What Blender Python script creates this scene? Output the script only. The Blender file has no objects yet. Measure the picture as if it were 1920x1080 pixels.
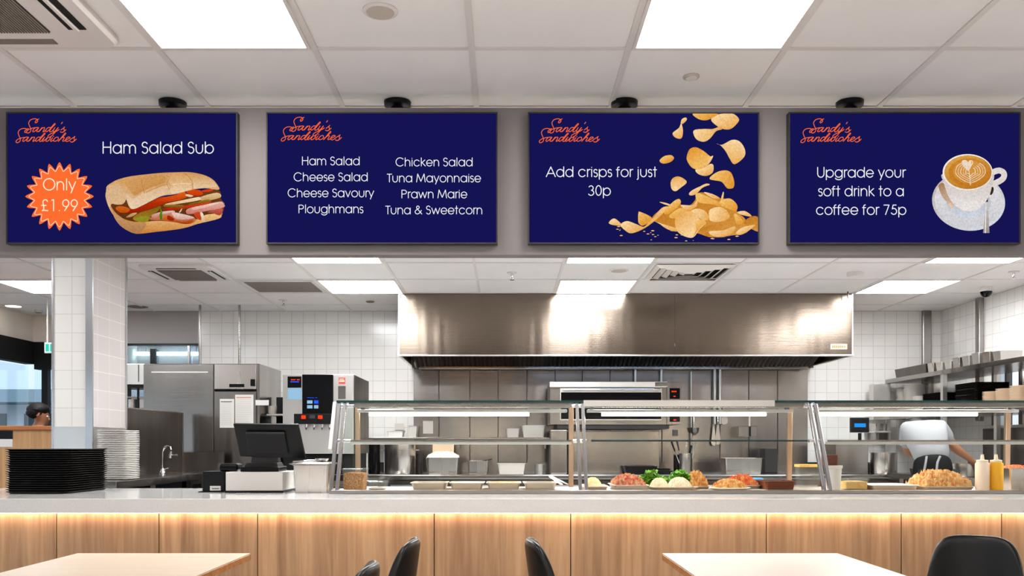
import bpy, bmesh, math, random
from mathutils import Vector, Matrix, geometry
random.seed(7)
R = math.radians
S = bpy.context.scene
COL = S.collection
# ------------------------------------------------------------------ camera, world, exposure
F = 1694.0; EYE = 1.25; VX = 950.0; VY = 835.0
cd = bpy.data.cameras.new('camera'); cam = bpy.data.objects.new('camera', cd); COL.objects.link(cam)
cam.location = (0, 0, EYE); cam.rotation_euler = (R(90), 0, 0)
cd.sensor_width = 36; cd.lens = 36*F/1920; cd.shift_x = (960-VX)/1920; cd.shift_y = (VY-540)/1920
cd.clip_end = 300; S.camera = cam
S.view_settings.view_transform = 'Standard'; S.view_settings.look = 'None'
S.view_settings.exposure = 0.0; S.view_settings.gamma = 1; S.view_settings.use_curve_mapping = False
LIGHT = 28.5      # ceiling panels
W = bpy.data.worlds.new('world'); S.world = W; W.use_nodes = True
nt = W.node_tree; nt.nodes.clear()
wo = nt.nodes.new('ShaderNodeOutputWorld'); wb = nt.nodes.new('ShaderNodeBackground')
tc = nt.nodes.new('ShaderNodeTexCoord'); sx = nt.nodes.new('ShaderNodeSeparateXYZ'); rp = nt.nodes.new('ShaderNodeValToRGB')
nt.links.new(tc.outputs['Generated'], sx.inputs[0]); nt.links.new(sx.outputs['Z'], rp.inputs[0])
rp.color_ramp.elements[0].position = 0.0; rp.color_ramp.elements[0].color = (.42, .38, .35, 1)
rp.color_ramp.elements[1].position = 0.12; rp.color_ramp.elements[1].color = (.80, .90, 1.0, 1)
nt.links.new(rp.outputs[0], wb.inputs[0]); wb.inputs[1].default_value = 2.4
nt.links.new(wb.outputs[0], wo.inputs[0])

# ------------------------------------------------------------------ helpers
def lin(c):
    c = c/255.0
    return c/12.92 if c <= .04045 else ((c+.055)/1.055)**2.4
def rgb(c): return (lin(c[0]), lin(c[1]), lin(c[2]), 1)
def PX(px, D): return (px-VX)*D/F
def PZ(py, D): return EYE-(py-VY)*D/F
MATS = {}
def newmat(name):
    m = bpy.data.materials.new(name); m.use_nodes = True; MATS[name] = m
    return m, m.node_tree, m.node_tree.nodes['Principled BSDF']
def N(t, k, **kw):
    n = t.nodes.new(k)
    for a, v in kw.items(): setattr(n, a, v)
    return n
def pm(name, c, rough=.5, metal=0, var=0.0, vscale=8, stretch=(1, 1, 1), bump=0, bscale=60, c2=None, coat=0, alpha=None, trans=0):
    m, t, b = newmat(name)
    b.inputs['Roughness'].default_value = rough; b.inputs['Metallic'].default_value = metal
    b.inputs['Coat Weight'].default_value = coat
    b.inputs['Base Color'].default_value = rgb(c)
    co = N(t, 'ShaderNodeTexCoord'); mp = N(t, 'ShaderNodeMapping'); mp.inputs['Scale'].default_value = stretch
    t.links.new(co.outputs['Object'], mp.inputs[0])
    if var or c2:
        n = N(t, 'ShaderNodeTexNoise'); n.inputs['Scale'].default_value = vscale; n.inputs['Detail'].default_value = 4
        t.links.new(mp.outputs[0], n.inputs[0])
        r = N(t, 'ShaderNodeValToRGB'); r.color_ramp.elements[0].position = .35; r.color_ramp.elements[1].position = .65
        a = rgb(c); d = rgb(c2) if c2 else tuple(x*(1-var) for x in a[:3])+(1,)
        r.color_ramp.elements[0].color = d; r.color_ramp.elements[1].color = a
        t.links.new(n.outputs[0], r.inputs[0]); t.links.new(r.outputs[0], b.inputs['Base Color'])
    if bump:
        n = N(t, 'ShaderNodeTexNoise'); n.inputs['Scale'].default_value = bscale
        t.links.new(mp.outputs[0], n.inputs[0])
        bp = N(t, 'ShaderNodeBump'); bp.inputs['Strength'].default_value = bump; bp.inputs['Distance'].default_value = .01
        t.links.new(n.outputs[0], bp.inputs['Height']); t.links.new(bp.outputs[0], b.inputs['Normal'])
    return m
def steel(name, c, rough=.28, wave=.25, grain=.12):
    m, t, b = newmat(name)
    b.inputs['Metallic'].default_value = 1; b.inputs['Roughness'].default_value = rough; b.inputs['Base Color'].default_value = rgb(c)
    co = N(t, 'ShaderNodeTexCoord')
    mp = N(t, 'ShaderNodeMapping'); mp.inputs['Scale'].default_value = (3.2, 3.2, .35)
    mp2 = N(t, 'ShaderNodeMapping'); mp2.inputs['Scale'].default_value = (2, 2, 260)
    n1 = N(t, 'ShaderNodeTexNoise'); n1.inputs['Scale'].default_value = 1; n1.inputs['Detail'].default_value = 2
    n2 = N(t, 'ShaderNodeTexNoise'); n2.inputs['Scale'].default_value = 1
    t.links.new(co.outputs['Object'], mp.inputs[0]); t.links.new(co.outputs['Object'], mp2.inputs[0])
    t.links.new(mp.outputs[0], n1.inputs[0]); t.links.new(mp2.outputs[0], n2.inputs[0])
    b1 = N(t, 'ShaderNodeBump'); b1.inputs['Strength'].default_value = wave; b1.inputs['Distance'].default_value = .05
    b2 = N(t, 'ShaderNodeBump'); b2.inputs['Strength'].default_value = grain; b2.inputs['Distance'].default_value = .002
    t.links.new(n1.outputs[0], b1.inputs['Height']); t.links.new(n2.outputs[0], b2.inputs['Height'])
    t.links.new(b1.outputs[0], b2.inputs['Normal']); t.links.new(b2.outputs[0], b.inputs['Normal'])
    rr = N(t, 'ShaderNodeMapRange'); rr.inputs['To Min'].default_value = rough*.7; rr.inputs['To Max'].default_value = rough*1.4
    t.links.new(n1.outputs[0], rr.inputs['Value']); t.links.new(rr.outputs[0], b.inputs['Roughness'])
    return m
def tilemat(name, c, grout, size=.145, axis='X', rough=.16, mort=.003, w=None):
    m, t, b = newmat(name)
    co = N(t, 'ShaderNodeTexCoord'); s = N(t, 'ShaderNodeSeparateXYZ'); cb = N(t, 'ShaderNodeCombineXYZ')
    t.links.new(co.outputs['Object'], s.inputs[0])
    t.links.new(s.outputs[axis], cb.inputs[0]); t.links.new(s.outputs['Y' if axis == 'F' else 'Z'], cb.inputs[1])
    br = N(t, 'ShaderNodeTexBrick'); br.offset = 0; br.squash = 1
    br.inputs['Scale'].default_value = 1; br.inputs['Brick Width'].default_value = w or size; br.inputs['Row Height'].default_value = size
    br.inputs['Mortar Size'].default_value = mort; br.inputs['Mortar Smooth'].default_value = .2
    a = rgb(c); br.inputs['Color1'].default_value = a; br.inputs['Color2'].default_value = tuple(x*.955 for x in a[:3])+(1,)
    br.inputs['Mortar'].default_value = rgb(grout)
    t.links.new(cb.outputs[0], br.inputs[0]); t.links.new(br.outputs[0], b.inputs['Base Color'])
    inv = N(t, 'ShaderNodeMath', operation='SUBTRACT'); inv.inputs[0].default_value = 1; t.links.new(br.outputs['Fac'], inv.inputs[1])
    bp = N(t, 'ShaderNodeBump'); bp.inputs['Strength'].default_value = .25; bp.inputs['Distance'].default_value = .004
    n = N(t, 'ShaderNodeTexNoise'); n.inputs['Scale'].default_value = 5
    t.links.new(co.outputs['Object'], n.inputs[0])
    ad = N(t, 'ShaderNodeMath', operation='ADD'); t.links.new(inv.outputs[0], ad.inputs[0]); t.links.new(n.outputs[0], ad.inputs[1])
    t.links.new(ad.outputs[0], bp.inputs['Height']); t.links.new(bp.outputs[0], b.inputs['Normal'])
    b.inputs['Roughness'].default_value = rough
    return m
def emis(name, c, st=1.0):
    m = bpy.data.materials.new(name); m.use_nodes = True; t = m.node_tree; t.nodes.clear(); MATS[name] = m
    o = N(t, 'ShaderNodeOutputMaterial'); e = N(t, 'ShaderNodeEmission'); e.inputs[0].default_value = rgb(c); e.inputs[1].default_value = st
    t.links.new(e.outputs[0], o.inputs[0]); return m
def woodmat(name, c, c2, vertical=True, rough=.4, scale=1.0, plank=None):
    m, t, b = newmat(name)
    co = N(t, 'ShaderNodeTexCoord'); mp = N(t, 'ShaderNodeMapping')
    mp.inputs['Scale'].default_value = (22*scale, 22*scale, 1.3*scale) if vertical else (1.6*scale, 26*scale, 26*scale)
    t.links.new(co.outputs['Object'], mp.inputs[0])
    n = N(t, 'ShaderNodeTexNoise'); n.inputs['Scale'].default_value = 1.2; n.inputs['Detail'].default_value = 6; n.inputs['Distortion'].default_value = .6
    t.links.new(mp.outputs[0], n.inputs[0])
    r = N(t, 'ShaderNodeValToRGB'); r.color_ramp.elements[0].position = .3; r.color_ramp.elements[1].position = .7
    r.color_ramp.elements[0].color = rgb(c2); r.color_ramp.elements[1].color = rgb(c)
    t.links.new(n.outputs[0], r.inputs[0])
    if plank:
        s = N(t, 'ShaderNodeSeparateXYZ'); t.links.new(co.outputs['Object'], s.inputs[0])
        dv = N(t, 'ShaderNodeMath', operation='DIVIDE'); dv.inputs[1].default_value = plank; t.links.new(s.outputs['X'], dv.inputs[0])
        fl = N(t, 'ShaderNodeMath', operation='FLOOR'); t.links.new(dv.outputs[0], fl.inputs[0])
        wn = N(t, 'ShaderNodeTexWhiteNoise', noise_dimensions='1D'); t.links.new(fl.outputs[0], wn.inputs['W'])
        mr = N(t, 'ShaderNodeMapRange'); mr.inputs['To Min'].default_value = .82; mr.inputs['To Max'].default_value = 1.08
        t.links.new(wn.outputs[0], mr.inputs['Value'])
        mx = N(t, 'ShaderNodeVectorMath', operation='SCALE'); t.links.new(r.outputs[0], mx.inputs[0]); t.links.new(mr.outputs[0], mx.inputs['Scale'])
        t.links.new(mx.outputs[0], b.inputs['Base Color'])
    else: t.links.new(r.outputs[0], b.inputs['Base Color'])
    b.inputs['Roughness'].default_value = rough
    return m
def glassmat(name, tint=(.93, .97, .96), refl=.10, rough=.02, haze=0, const=None):
    m = bpy.data.materials.new(name); m.use_nodes = True; t = m.node_tree; t.nodes.clear(); MATS[name] = m
    o = N(t, 'ShaderNodeOutputMaterial'); tr = N(t, 'ShaderNodeBsdfTransparent'); tr.inputs[0].default_value = tint+(1,)
    g = N(t, 'ShaderNodeBsdfGlossy'); g.inputs['Roughness'].default_value = rough
    fr = N(t, 'ShaderNodeFresnel'); fr.inputs[0].default_value = 1.45
    mu = N(t, 'ShaderNodeMath', operation='MAXIMUM'); mu.inputs[1].default_value = refl*.5; t.links.new(fr.outputs[0], mu.inputs[0])
    mx = N(t, 'ShaderNodeMixShader'); t.links.new(mu.outputs[0], mx.inputs[0])
    if const is not None: t.links.remove(mx.inputs[0].links[0]); mx.inputs[0].default_value = const
    t.links.new(tr.outputs[0], mx.inputs[1]); t.links.new(g.outputs[0], mx.inputs[2])
    last = mx
    if haze:
        d = N(t, 'ShaderNodeBsdfDiffuse'); d.inputs[0].default_value = (.85, .85, .85, 1)
        m2 = N(t, 'ShaderNodeMixShader'); m2.inputs[0].default_value = haze
        t.links.new(mx.outputs[0], m2.inputs[1]); t.links.new(d.outputs[0], m2.inputs[2]); last = m2
    t.links.new(last.outputs[0], o.inputs[0]); return m

# geometry collector (world coordinates unless the parent sits at the origin)
class MB:
    def __init__(s): s.v = []; s.f = []; s.c = []; s.sm = []
    def add(s, vs, fs, smooth=False, col=None):
        o = len(s.v); s.v += [tuple(x) for x in vs]; s.f += [tuple(i+o for i in f) for f in fs]
        s.sm += [smooth]*len(fs)
        s.c += (col if isinstance(col, list) else [col or (1, 1, 1, 1)]*len(vs)); return s
    def box(s, x0, x1, y0, y1, z0, z1):
        return s.add([(x0, y0, z0), (x1, y0, z0), (x1, y1, z0), (x0, y1, z0), (x0, y0, z1), (x1, y0, z1), (x1, y1, z1), (x0, y1, z1)],
                     [(0, 3, 2, 1), (4, 5, 6, 7), (0, 1, 5, 4), (1, 2, 6, 5), (2, 3, 7, 6), (3, 0, 4, 7)])
    def tbox(s, cx, cy, z0, z1, w0, d0, w1, d1):      # tapered box
        a = lambda w, d, z: [(cx-w/2, cy-d/2, z), (cx+w/2, cy-d/2, z), (cx+w/2, cy+d/2, z), (cx-w/2, cy+d/2, z)]
        return s.add(a(w0, d0, z0)+a(w1, d1, z1), [(0, 3, 2, 1), (4, 5, 6, 7), (0, 1, 5, 4), (1, 2, 6, 5), (2, 3, 7, 6), (3, 0, 4, 7)])
    def bar(s, p, q, w, h, up=(0, 0, 1)):              # box beam from p to q
        p = Vector(p); q = Vector(q); d = (q-p).normalized(); u = Vector(up)
        if abs(d.dot(u)) > .99: u = Vector((0, 1, 0))
        a = d.cross(u).normalized()*w/2; b = a.cross(d).normalized()*h/2
        vs = [p-a-b, p+a-b, p+a+b, p-a+b, q-a-b, q+a-b, q+a+b, q-a+b]
        return s.add(vs, [(0, 1, 2, 3), (4, 7, 6, 5), (0, 4, 5, 1), (1, 5, 6, 2), (2, 6, 7, 3), (3, 7, 4, 0)])
    def tube(s, pts, r, n=10, cap=True):
        pts = [Vector(p) for p in pts]; rs = r if isinstance(r, (list, tuple)) else [r]*len(pts)
        vs = []; fs = []; prev = None
        for i, p in enumerate(pts):
            d = (pts[min(i+1, len(pts)-1)]-pts[max(i-1, 0)]).normalized()
            if prev is None:
                a = d.cross(Vector((0, 0, 1)));
                if a.length < .1: a = d.cross(Vector((0, 1, 0)))
            else: a = prev-d*prev.dot(d)
            a.normalize(); prev = a; b = d.cross(a)
            vs += [p+(a*math.cos(2*math.pi*k/n)+b*math.sin(2*math.pi*k/n))*rs[i] for k in range(n)]
        for i in range(len(pts)-1):
            for k in range(n): fs.append((i*n+k, i*n+(k+1) % n, (i+1)*n+(k+1) % n, (i+1)*n+k))
        if cap: fs += [tuple(range(n))[::-1], tuple((len(pts)-1)*n+k for k in range(n))]
        return s.add(vs, fs, True)
    def lathe(s, cx, cy, prof, n=28, sx=1, sy=1):      # prof: (r,z)
        vs = []; fs = []
        for r, z in prof: vs += [(cx+sx*r*math.cos(2*math.pi*k/n), cy+sy*r*math.sin(2*math.pi*k/n), z) for k in range(n)]
        for i in range(len(prof)-1):
            for k in range(n): fs.append((i*n+k, i*n+(k+1) % n, (i+1)*n+(k+1) % n, (i+1)*n+k))
        fs.append(tuple(range(n))[::-1]); fs.append(tuple((len(prof)-1)*n+k for k in range(n)))
        return s.add(vs, fs, True)
    def cyl(s, cx, cy, z0, z1, r, n=24): return s.lathe(cx, cy, [(r, z0), (r, z1)], n)
    def rrect(s, cx, cy, w, d, rad, levels, n=5):      # stacked rounded rectangles: levels (z, inset)
        vs = []; fs = []; m = 4*(n+1)
        for z, ins in levels:
            ww = w/2-ins; dd = d/2-ins; rr = max(rad-ins, .002)
            for q, (qx, qy) in enumerate(((1, 1), (-1, 1), (-1, -1), (1, -1))):
                for k in range(n+1):
                    a = math.pi/2*(q+k/n); vs.append((cx+qx*(ww-rr)+rr*math.cos(a), cy+qy*(dd-rr)+rr*math.sin(a), z))
        for i in range(len(levels)-1):
            for k in range(m): fs.append((i*m+k, i*m+(k+1) % m, (i+1)*m+(k+1) % m, (i+1)*m+k))
        fs.append(tuple(range(m))[::-1]); fs.append(tuple((len(levels)-1)*m+k for k in range(m)))
        return s.add(vs, fs)
    def prism(s, pts, axis, a0, a1):                   # polygon pts in the two other axes
        def mk(p, a): return {'X': (a, p[0], p[1]), 'Y': (p[0], a, p[1]), 'Z': (p[0], p[1], a)}[axis]
        n = len(pts); vs = [mk(p, a0) for p in pts]+[mk(p, a1) for p in pts]
        fs = [tuple(range(n)), tuple(range(n, 2*n))[::-1]]+[(i, i+n, (i+1) % n+n, (i+1) % n) for i in range(n)]
        return s.add(vs, fs)
    def heap(s, cx, cy, z, rx, ry, h, n=34, rough=.35, seed=1, square=False):
        rnd = random.Random(seed); vs = []; fs = []
        for j in range(n+1):
            for i in range(n+1):
                u = -1+2*i/n; v = -1+2*j/n
                rr = max(abs(u), abs(v)) if square else math.hypot(u, v)
                if square: x, y = u, v
                else:
                    k = max(abs(u), abs(v))/max(rr, 1e-6) if rr else 1; x, y = u*k, v*k; rr = max(abs(u), abs(v))
                hh = h*max(0, 1-rr**2.6); e = 0 if rr > .99 else 1
                vs.append((cx+rx*x+e*rnd.uniform(-1, 1)*rx/n*.5, cy+ry*y, z+hh+e*rnd.uniform(-.5, 1)*h*rough))
        for j in range(n):
            for i in range(n): a = j*(n+1)+i; fs.append((a, a+1, a+n+2, a+n+1))
        return s.add(vs, fs)
def rootloc(o):
    while o.parent: o = o.parent
    return Vector(o.location)
def obj(name, mb, mat, parent=None, bevel=0, seg=2, sub=0, solid=0, label=None, center=True):
    me = bpy.data.meshes.new(name)
    if parent is not None: off = rootloc(parent)
    else:
        xs, ys, zs = zip(*mb.v)
        off = Vector(((min(xs)+max(xs))/2, (min(ys)+max(ys))/2, min(zs))) if center else Vector((0, 0, 0))
    me.from_pydata([tuple(Vector(v)-off) for v in mb.v], [], mb.f)
    ca = me.color_attributes.new('Col', 'FLOAT_COLOR', 'POINT')
    ca.data.foreach_set('color', [x for c in mb.c for x in c])
    me.polygons.foreach_set('use_smooth', mb.sm)
    bm = bmesh.new(); bm.from_mesh(me); bmesh.ops.recalc_face_normals(bm, faces=bm.faces); bm.to_mesh(me); bm.free()
    if any(mb.sm):
        try: me.set_sharp_from_angle(angle=R(40))
        except Exception: pass
    me.materials.append(MATS[mat] if isinstance(mat, str) else mat)
    o = bpy.data.objects.new(name, me); COL.objects.link(o)
    if parent is not None: o.parent = parent
    else: o.location = off
    if solid: md = o.modifiers.new('s', 'SOLIDIFY'); md.thickness = solid; md.offset = 0
    if bevel: md = o.modifiers.new('b', 'BEVEL'); md.width = bevel; md.segments = seg; md.limit_method = 'ANGLE'
    if sub: md = o.modifiers.new('u', 'SUBSURF'); md.levels = md.render_levels = sub
    if label: o['label'] = label
    return o
def tag(o, label, cat, group=None):
    o['label'] = label; o['category'] = cat
    if group: o['group'] = group
    return o
def thing(name, label, cat, loc, group=None):
    o = bpy.data.objects.new(name, None); COL.objects.link(o); o.location = loc; o.empty_display_size = .05
    return tag(o, label, cat, group)
def struct(name, mb, mat, parent=None, **k):
    o = obj(name, mb, mat, parent, **k); o['kind'] = 'structure'; return o
def dup(root, loc, rotz=None, label=None, group=None, cat=None):
    def cp(o, par):
        c = o.copy(); COL.objects.link(c); c.parent = par
        for ch in o.children: cp(ch, c)
        return c
    r = cp(root, None); r.location = loc
    if rotz is not None: r.rotation_euler = (0, 0, rotz)
    if label: r['label'] = label
    if group: r['group'] = group
    return r
def B(*a): return MB().box(*a)

# ------------------------------------------------------------------ materials
steel('steel', (152, 147, 143), .2)
steel('steel_hood', (124, 112, 101), .17, wave=.17)
steel('steel_dark', (96, 88, 82), .3)
steel('steel_light', (222, 219, 215), .3, wave=.08)
steel('pan_light', (226, 212, 198), .42, wave=.03, grain=.03)  # pan steel made tan and brighter, warm case light put into the colour
steel('chrome', (225, 225, 228), .08, wave=0, grain=0)
steel('pan_steel', (200, 194, 188), .24, wave=.05, grain=.03)
steel('post_steel', (205, 206, 210), .22, wave=.0, grain=.02)
steel('tan_post', (205, 175, 150), .3, wave=0, grain=0)
pm('ceiling_paint', (233, 229, 227), .9, var=.03, vscale=3)
pm('tbar', (216, 210, 206), .5)
pm('tile_plain', (222, 214, 206), .3)
pm('paint_grey', (158, 152, 150), .7)
pm('paint_cream', (226, 216, 205), .8)
pm('fascia_paint', (121, 115, 115), .8)
pm('fascia_under', (186, 177, 173), .8)
pm('floor_mat', (205, 204, 203), .35, var=.1)
pm('black_plastic', (8, 8, 9), .38)
pm('black_gloss', (8, 8, 10), .12)
pm('black_matte', (12, 12, 12), .7)
pm('tray_black', (24, 22, 20), .25)
pm('dark_grey', (52, 50, 50), .45)
pm('grey_plastic', (120, 118, 118), .5)
pm('white_plastic', (228, 222, 216), .4)
pm('white_ceramic', (244, 240, 234), .25)
pm('cream_ceramic', (232, 214, 192), .25)
pm('paper', (226, 222, 216), .8)
pm('card_pale', (200, 192, 185), .7)
pm('cutting_board', (226, 196, 160), .5)
pm('teal_edge', (28, 66, 68), .15)
pm('quartz', (220, 216, 213), .09, var=.06, vscale=120)
pm('leather', (15, 14, 14), .34, bump=.08, bscale=300)
pm('chair_leg', (20, 20, 20), .4)
pm('table_white', (164, 161, 158), .28)
woodmat('table_oak', (174, 161, 142), (164, 148, 127), vertical=False, rough=.35, scale=.6)
woodmat('edge_oak', (170, 112, 58), (128, 74, 30), vertical=False)
woodmat('oak_panel', (182, 145, 108), (148, 108, 74), plank=.105)
woodmat('oak_partition', (206, 158, 104), (180, 130, 82))
woodmat('oak_ledge', (205, 130, 62), (176, 100, 40), vertical=False)
tilemat('wall_tile_x', (226, 222, 218), (196, 190, 184), .132, 'X')
tilemat('wall_tile_y', (226, 222, 218), (196, 190, 184), .132, 'Y')
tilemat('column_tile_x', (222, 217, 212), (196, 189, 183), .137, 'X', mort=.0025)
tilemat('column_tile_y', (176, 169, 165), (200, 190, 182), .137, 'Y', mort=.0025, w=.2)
glassmat('glass', const=.02); glassmat('clear_plastic', (.96, .96, .95), .2, .08, haze=.07, const=.05)
glassmat('case_glass', (.97, .985, .98), .06, .03, const=.007)
glassmat('window_glass', (.90, .96, 1.0), .1, const=.06)
glassmat('blue_glass', (.45, .62, .78), .5, .05)
emis('panel_light', (255, 250, 244), LIGHT); emis('panel_light_kitchen', (250, 253, 255), 32.0)
emis('tube_light', (255, 234, 206), 30); emis('hood_lamp_cool', (170, 210, 255), 14); emis('hood_lamp_warm', (255, 190, 110), 6)
emis('led_strip', (255, 226, 206), 26)
emis('down_light', (255, 244, 225), 4)
emis('navy', (20, 20, 82)); emis('lettering_white', (246, 246, 250)); emis('logo_orange', (255, 106, 46)); emis('burst_orange', (255, 109, 47))
emis('burst_cream', (255, 240, 214))
emis('exit_green', (60, 215, 190), 1.0); emis('exit_white', (225, 255, 246), 1.1)
emis('led_red', (255, 60, 20), 1.4); emis('led_blue', (40, 90, 255), 1.2); emis('lcd_blue', (35, 150, 245), 1.1); emis('lcd_pale', (160, 205, 235), .9)
pm('label_red', (205, 52, 36), .5); pm('label_cream', (235, 205, 170), .5); pm('label_orange', (205, 110, 60), .5); pm('label_ink', (70, 60, 58), .7)
pm('skin_a', (150, 98, 66), .55); pm('hair_black', (14, 12, 12), .6, bump=.4, bscale=90)
pm('shirt_white', (140, 140, 142), .85, bump=.15, bscale=9); pm('apron_black', (5, 5, 6), .85, bump=.1, bscale=12)
pm('trouser', (22, 22, 24), .9); pm('jacket_blue', (60, 110, 190), .8); pm('eye_white', (235, 232, 228), .3); pm('lip', (140, 74, 62), .5)
pm('lettuce_green', (126, 190, 28), .5, c2=(70, 132, 12), vscale=45)
pm('granola', (232, 165, 80), .8, c2=(140, 84, 30), vscale=110, bump=.5, bscale=120)
pm('bread', (236, 204, 158), .75, c2=(216, 170, 112), vscale=20, bump=.2, bscale=60)
pm('tortilla', (240, 220, 192), .7, c2=(224, 190, 150), vscale=26)
pm('salad_red', (214, 176, 130), .6, c2=(196, 40, 14), vscale=38, bump=.5, bscale=100)
pm('pasta_mix', (236, 196, 120), .6, c2=(206, 120, 40), vscale=40, bump=.5, bscale=100)
pm('red_mix', (206, 52, 22), .5, c2=(212, 140, 60), vscale=36, bump=.5, bscale=100)
pm('grain_mix', (238, 206, 140), .6, c2=(206, 120, 46), vscale=45, bump=.5, bscale=110)
pm('rice_white', (240, 232, 220), .7, c2=(216, 200, 180), vscale=90, bump=.5, bscale=110)
pm('dark_food', (70, 34, 12), .5, c2=(34, 16, 8), vscale=60, bump=.3)
pm('brown_box', (104, 44, 10), .5); pm('mustard', (244, 176, 14), .35); pm('mayo', (246, 220, 196), .35); pm('bottle_cap', (248, 226, 200), .4)
pm('yellow_pulp', (244, 186, 70), .5, c2=(250, 214, 130), vscale=40); pm('blue_tape', (90, 170, 225), .5)
pm('outside_white', (215, 222, 228), .8); pm('outside_grey', (120, 140, 150), .8); pm('outside_dark', (60, 78, 88), .6); pm('asphalt', (120, 126, 130), .9); pm('outside_brick', (140, 110, 105), .9)
pm('filter_dark', (84, 76, 70), .35, metal=.8)
pm('grille', (120, 110, 102), .6); pm('speaker_mesh', (186, 174, 162), .7); pm('paint_dining', (212, 206, 200), .8)

for n_ in ('black_plastic', 'black_gloss', 'leather', 'tray_black', 'dark_grey', 'chair_leg', 'black_matte', 'hair_black', 'apron_black'):
    MATS[n_].node_tree.nodes['Principled BSDF'].inputs['Specular IOR Level'].default_value = .22
# ------------------------------------------------------------------ setting
CZ = 2.776                       # ceiling height
WY = 10.25                       # kitchen back wall
GX, GY = .745, .75               # kitchen ceiling grid
kx = [-.27+GX*i for i in range(-8, 8)]
ky = [9.04-GY*i for i in range(-2, 7)]
struct('floor', B(-6.2, 6.2, -7, 11.5, -.05, 0), 'floor_mat')
struct('ceiling', B(-6.2, 6.2, -7, 11.5, CZ, CZ+.1), 'ceiling_paint')
# T-bar grids
m = MB()
for i in range(-9, 10):
    x = -.135+.603*i; m.box(x-.012, x+.012, -6, 4.3, CZ-.006, CZ)
for j in range(-14, 2):
    y = 3.47+.602*j; m.box(-5.5, 5.5, y-.012, y+.012, CZ-.0045, CZ)
struct('trim_1', m, 'tbar')
m = MB()
for x in kx:
    if -5.5 < x < 4.9: m.box(x-.012, x+.012, 4.5, WY, CZ-.006, CZ)
for y in ky:
    if 4.5 < y < WY: m.box(-5.5, 4.9, y-.012, y+.012, CZ-.0045, CZ)
struct('trim_2', m, 'tbar')
# back wall: tiles from the pipe on, grey plain wall with a service window left of it
XL = PX(372, WY)
struct('wall_back', B(XL, 4.95, WY, WY+.12, 0, CZ), 'wall_tile_x')
wb1 = MB(); zb0, zb1 = PZ(700, WY), PZ(646, WY); xw0 = -4.50
wb1.box(-4.50, XL, WY, WY+.12, zb1, CZ); wb1.box(-4.50, XL, WY, WY+.12, 0, zb0-.3)
struct('wall_service', wb1, 'paint_grey')
wp = struct('window_1', B(-4.50, XL, WY+.04, WY+.06, zb0-.3, zb1), 'blue_glass')
m = MB(); xm = PX(287, WY)
m.box(xm-.03, xm+.03, WY-.01, WY+.03, zb0-.3, zb1-.05); m.box(-4.50, XL, WY-.02, WY+.03, zb1-.012, zb1+.01)
struct('window_frame', m, 'black_plastic', wp)
struct('mullion', B(PX(354, WY)-.012, PX(354, WY)+.012, WY-.01, WY+.03, zb0-.3, zb1), 'steel', wp)
# the corridor behind that window; its glowing tubes imitate lights reflected in the glass
struct('wall_corridor', B(-4.50, XL, 11.0, 11.1, 0, CZ), 'paint_grey')
for i, (a, b) in enumerate(((236, 278), (292, 372))):
    y = 10.9; z = PZ(663, y)
    m = B(PX(a, y), PX(b, y), y, y+.04, z-.02, z+.02)
    o = thing('corridor_lamp', ['white tube lamp behind the blue service window, nearer the tiled column', 'white tube lamp behind the blue service window, nearer the vertical pipe'][i], 'lamp', (PX((a+b)/2, y), y, z))
    obj('tube', m, 'tube_light', o); obj('hanger', B(PX(a, y)+.02, PX(a, y)+.03, y, y+.01, z+.02, CZ), 'tbar', o); obj('hanger', B(PX(b, y)-.03, PX(b, y)-.02, y, y+.01, z+.02, CZ), 'tbar', o)
struct('wall_rear', B(-6.2, 5.1, -7, -6.9, 0, CZ), 'paint_dining')
struct('wall_dining', B(5.0, 5.1, -6.9, 6.1, 0, CZ), 'paint_dining')
struct('wall_right', B(4.92, 5.04, 6.1, 8.62, 0, CZ).box(4.92, 5.04, 9.12, WY+.1, 0, CZ).box(4.92, 5.04, 8.62, 9.12, 2.10, CZ).box(4.92, 5.04, 8.62, 9.12, 0, 1.45), 'wall_tile_y')
wp = struct('window_2', B(4.97, 4.98, 8.62, 9.12, 1.45, 2.10), 'window_glass')
m = MB()
for y in (8.62, 8.66+.2, 9.10): m.box(4.90, 4.96, y, y+.03, 1.45, 2.10)
m.box(4.90, 4.96, 8.62, 9.12, 2.07, 2.10)
struct('window_frame', m, 'steel_dark', wp)
# left (entrance) side
LX = -5.56; LY = 10.6; zt = 2.46
struct('wall_left', B(LX-.1, LX, -7, LY, zt, CZ).box(LX-.1, LX, -7, LY, 0, .5), 'paint_cream')
struct('wall_entrance', B(LX, -4.50, LY, LY+.1, zt-.02, CZ).box(LX, -4.50, LY, LY+.1, 0, .9), 'paint_cream')
struct('wall_divider', B(-4.60, -4.50, WY, LY+.5, 0, CZ), 'paint_cream')
wl = struct('window_3', B(LX-.06, LX-.05, -7, LY, .5, 2.18), 'window_glass')
m = B(LX-.09, LX+.03, -7, LY, 2.20, zt)
for y in (-4, -2, 0, 2.0, 4.0, 6.0, 8.0): m.box(LX-.08, LX+.02, y, y+.08, .5, 2.2)
m.box(LX-.08, LX+.02, -7, LY, .5, .58)
struct('window_frame', m, 'black_matte', wl)
we = struct('window_4', B(LX, -4.50, LY+.04, LY+.05, .9, 2.18), 'window_glass')
m = B(LX+.03, -4.50, LY-.03, LY+.09, 2.14, zt).box(PX(85, LY)-.035, PX(85, LY)+.035, LY-.02, LY+.06, .9, 2.14).box(LX+.02, -4.50, LY-.02, LY+.06, .85, .93)
struct('window_frame', m, 'black_matte', we)
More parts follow.
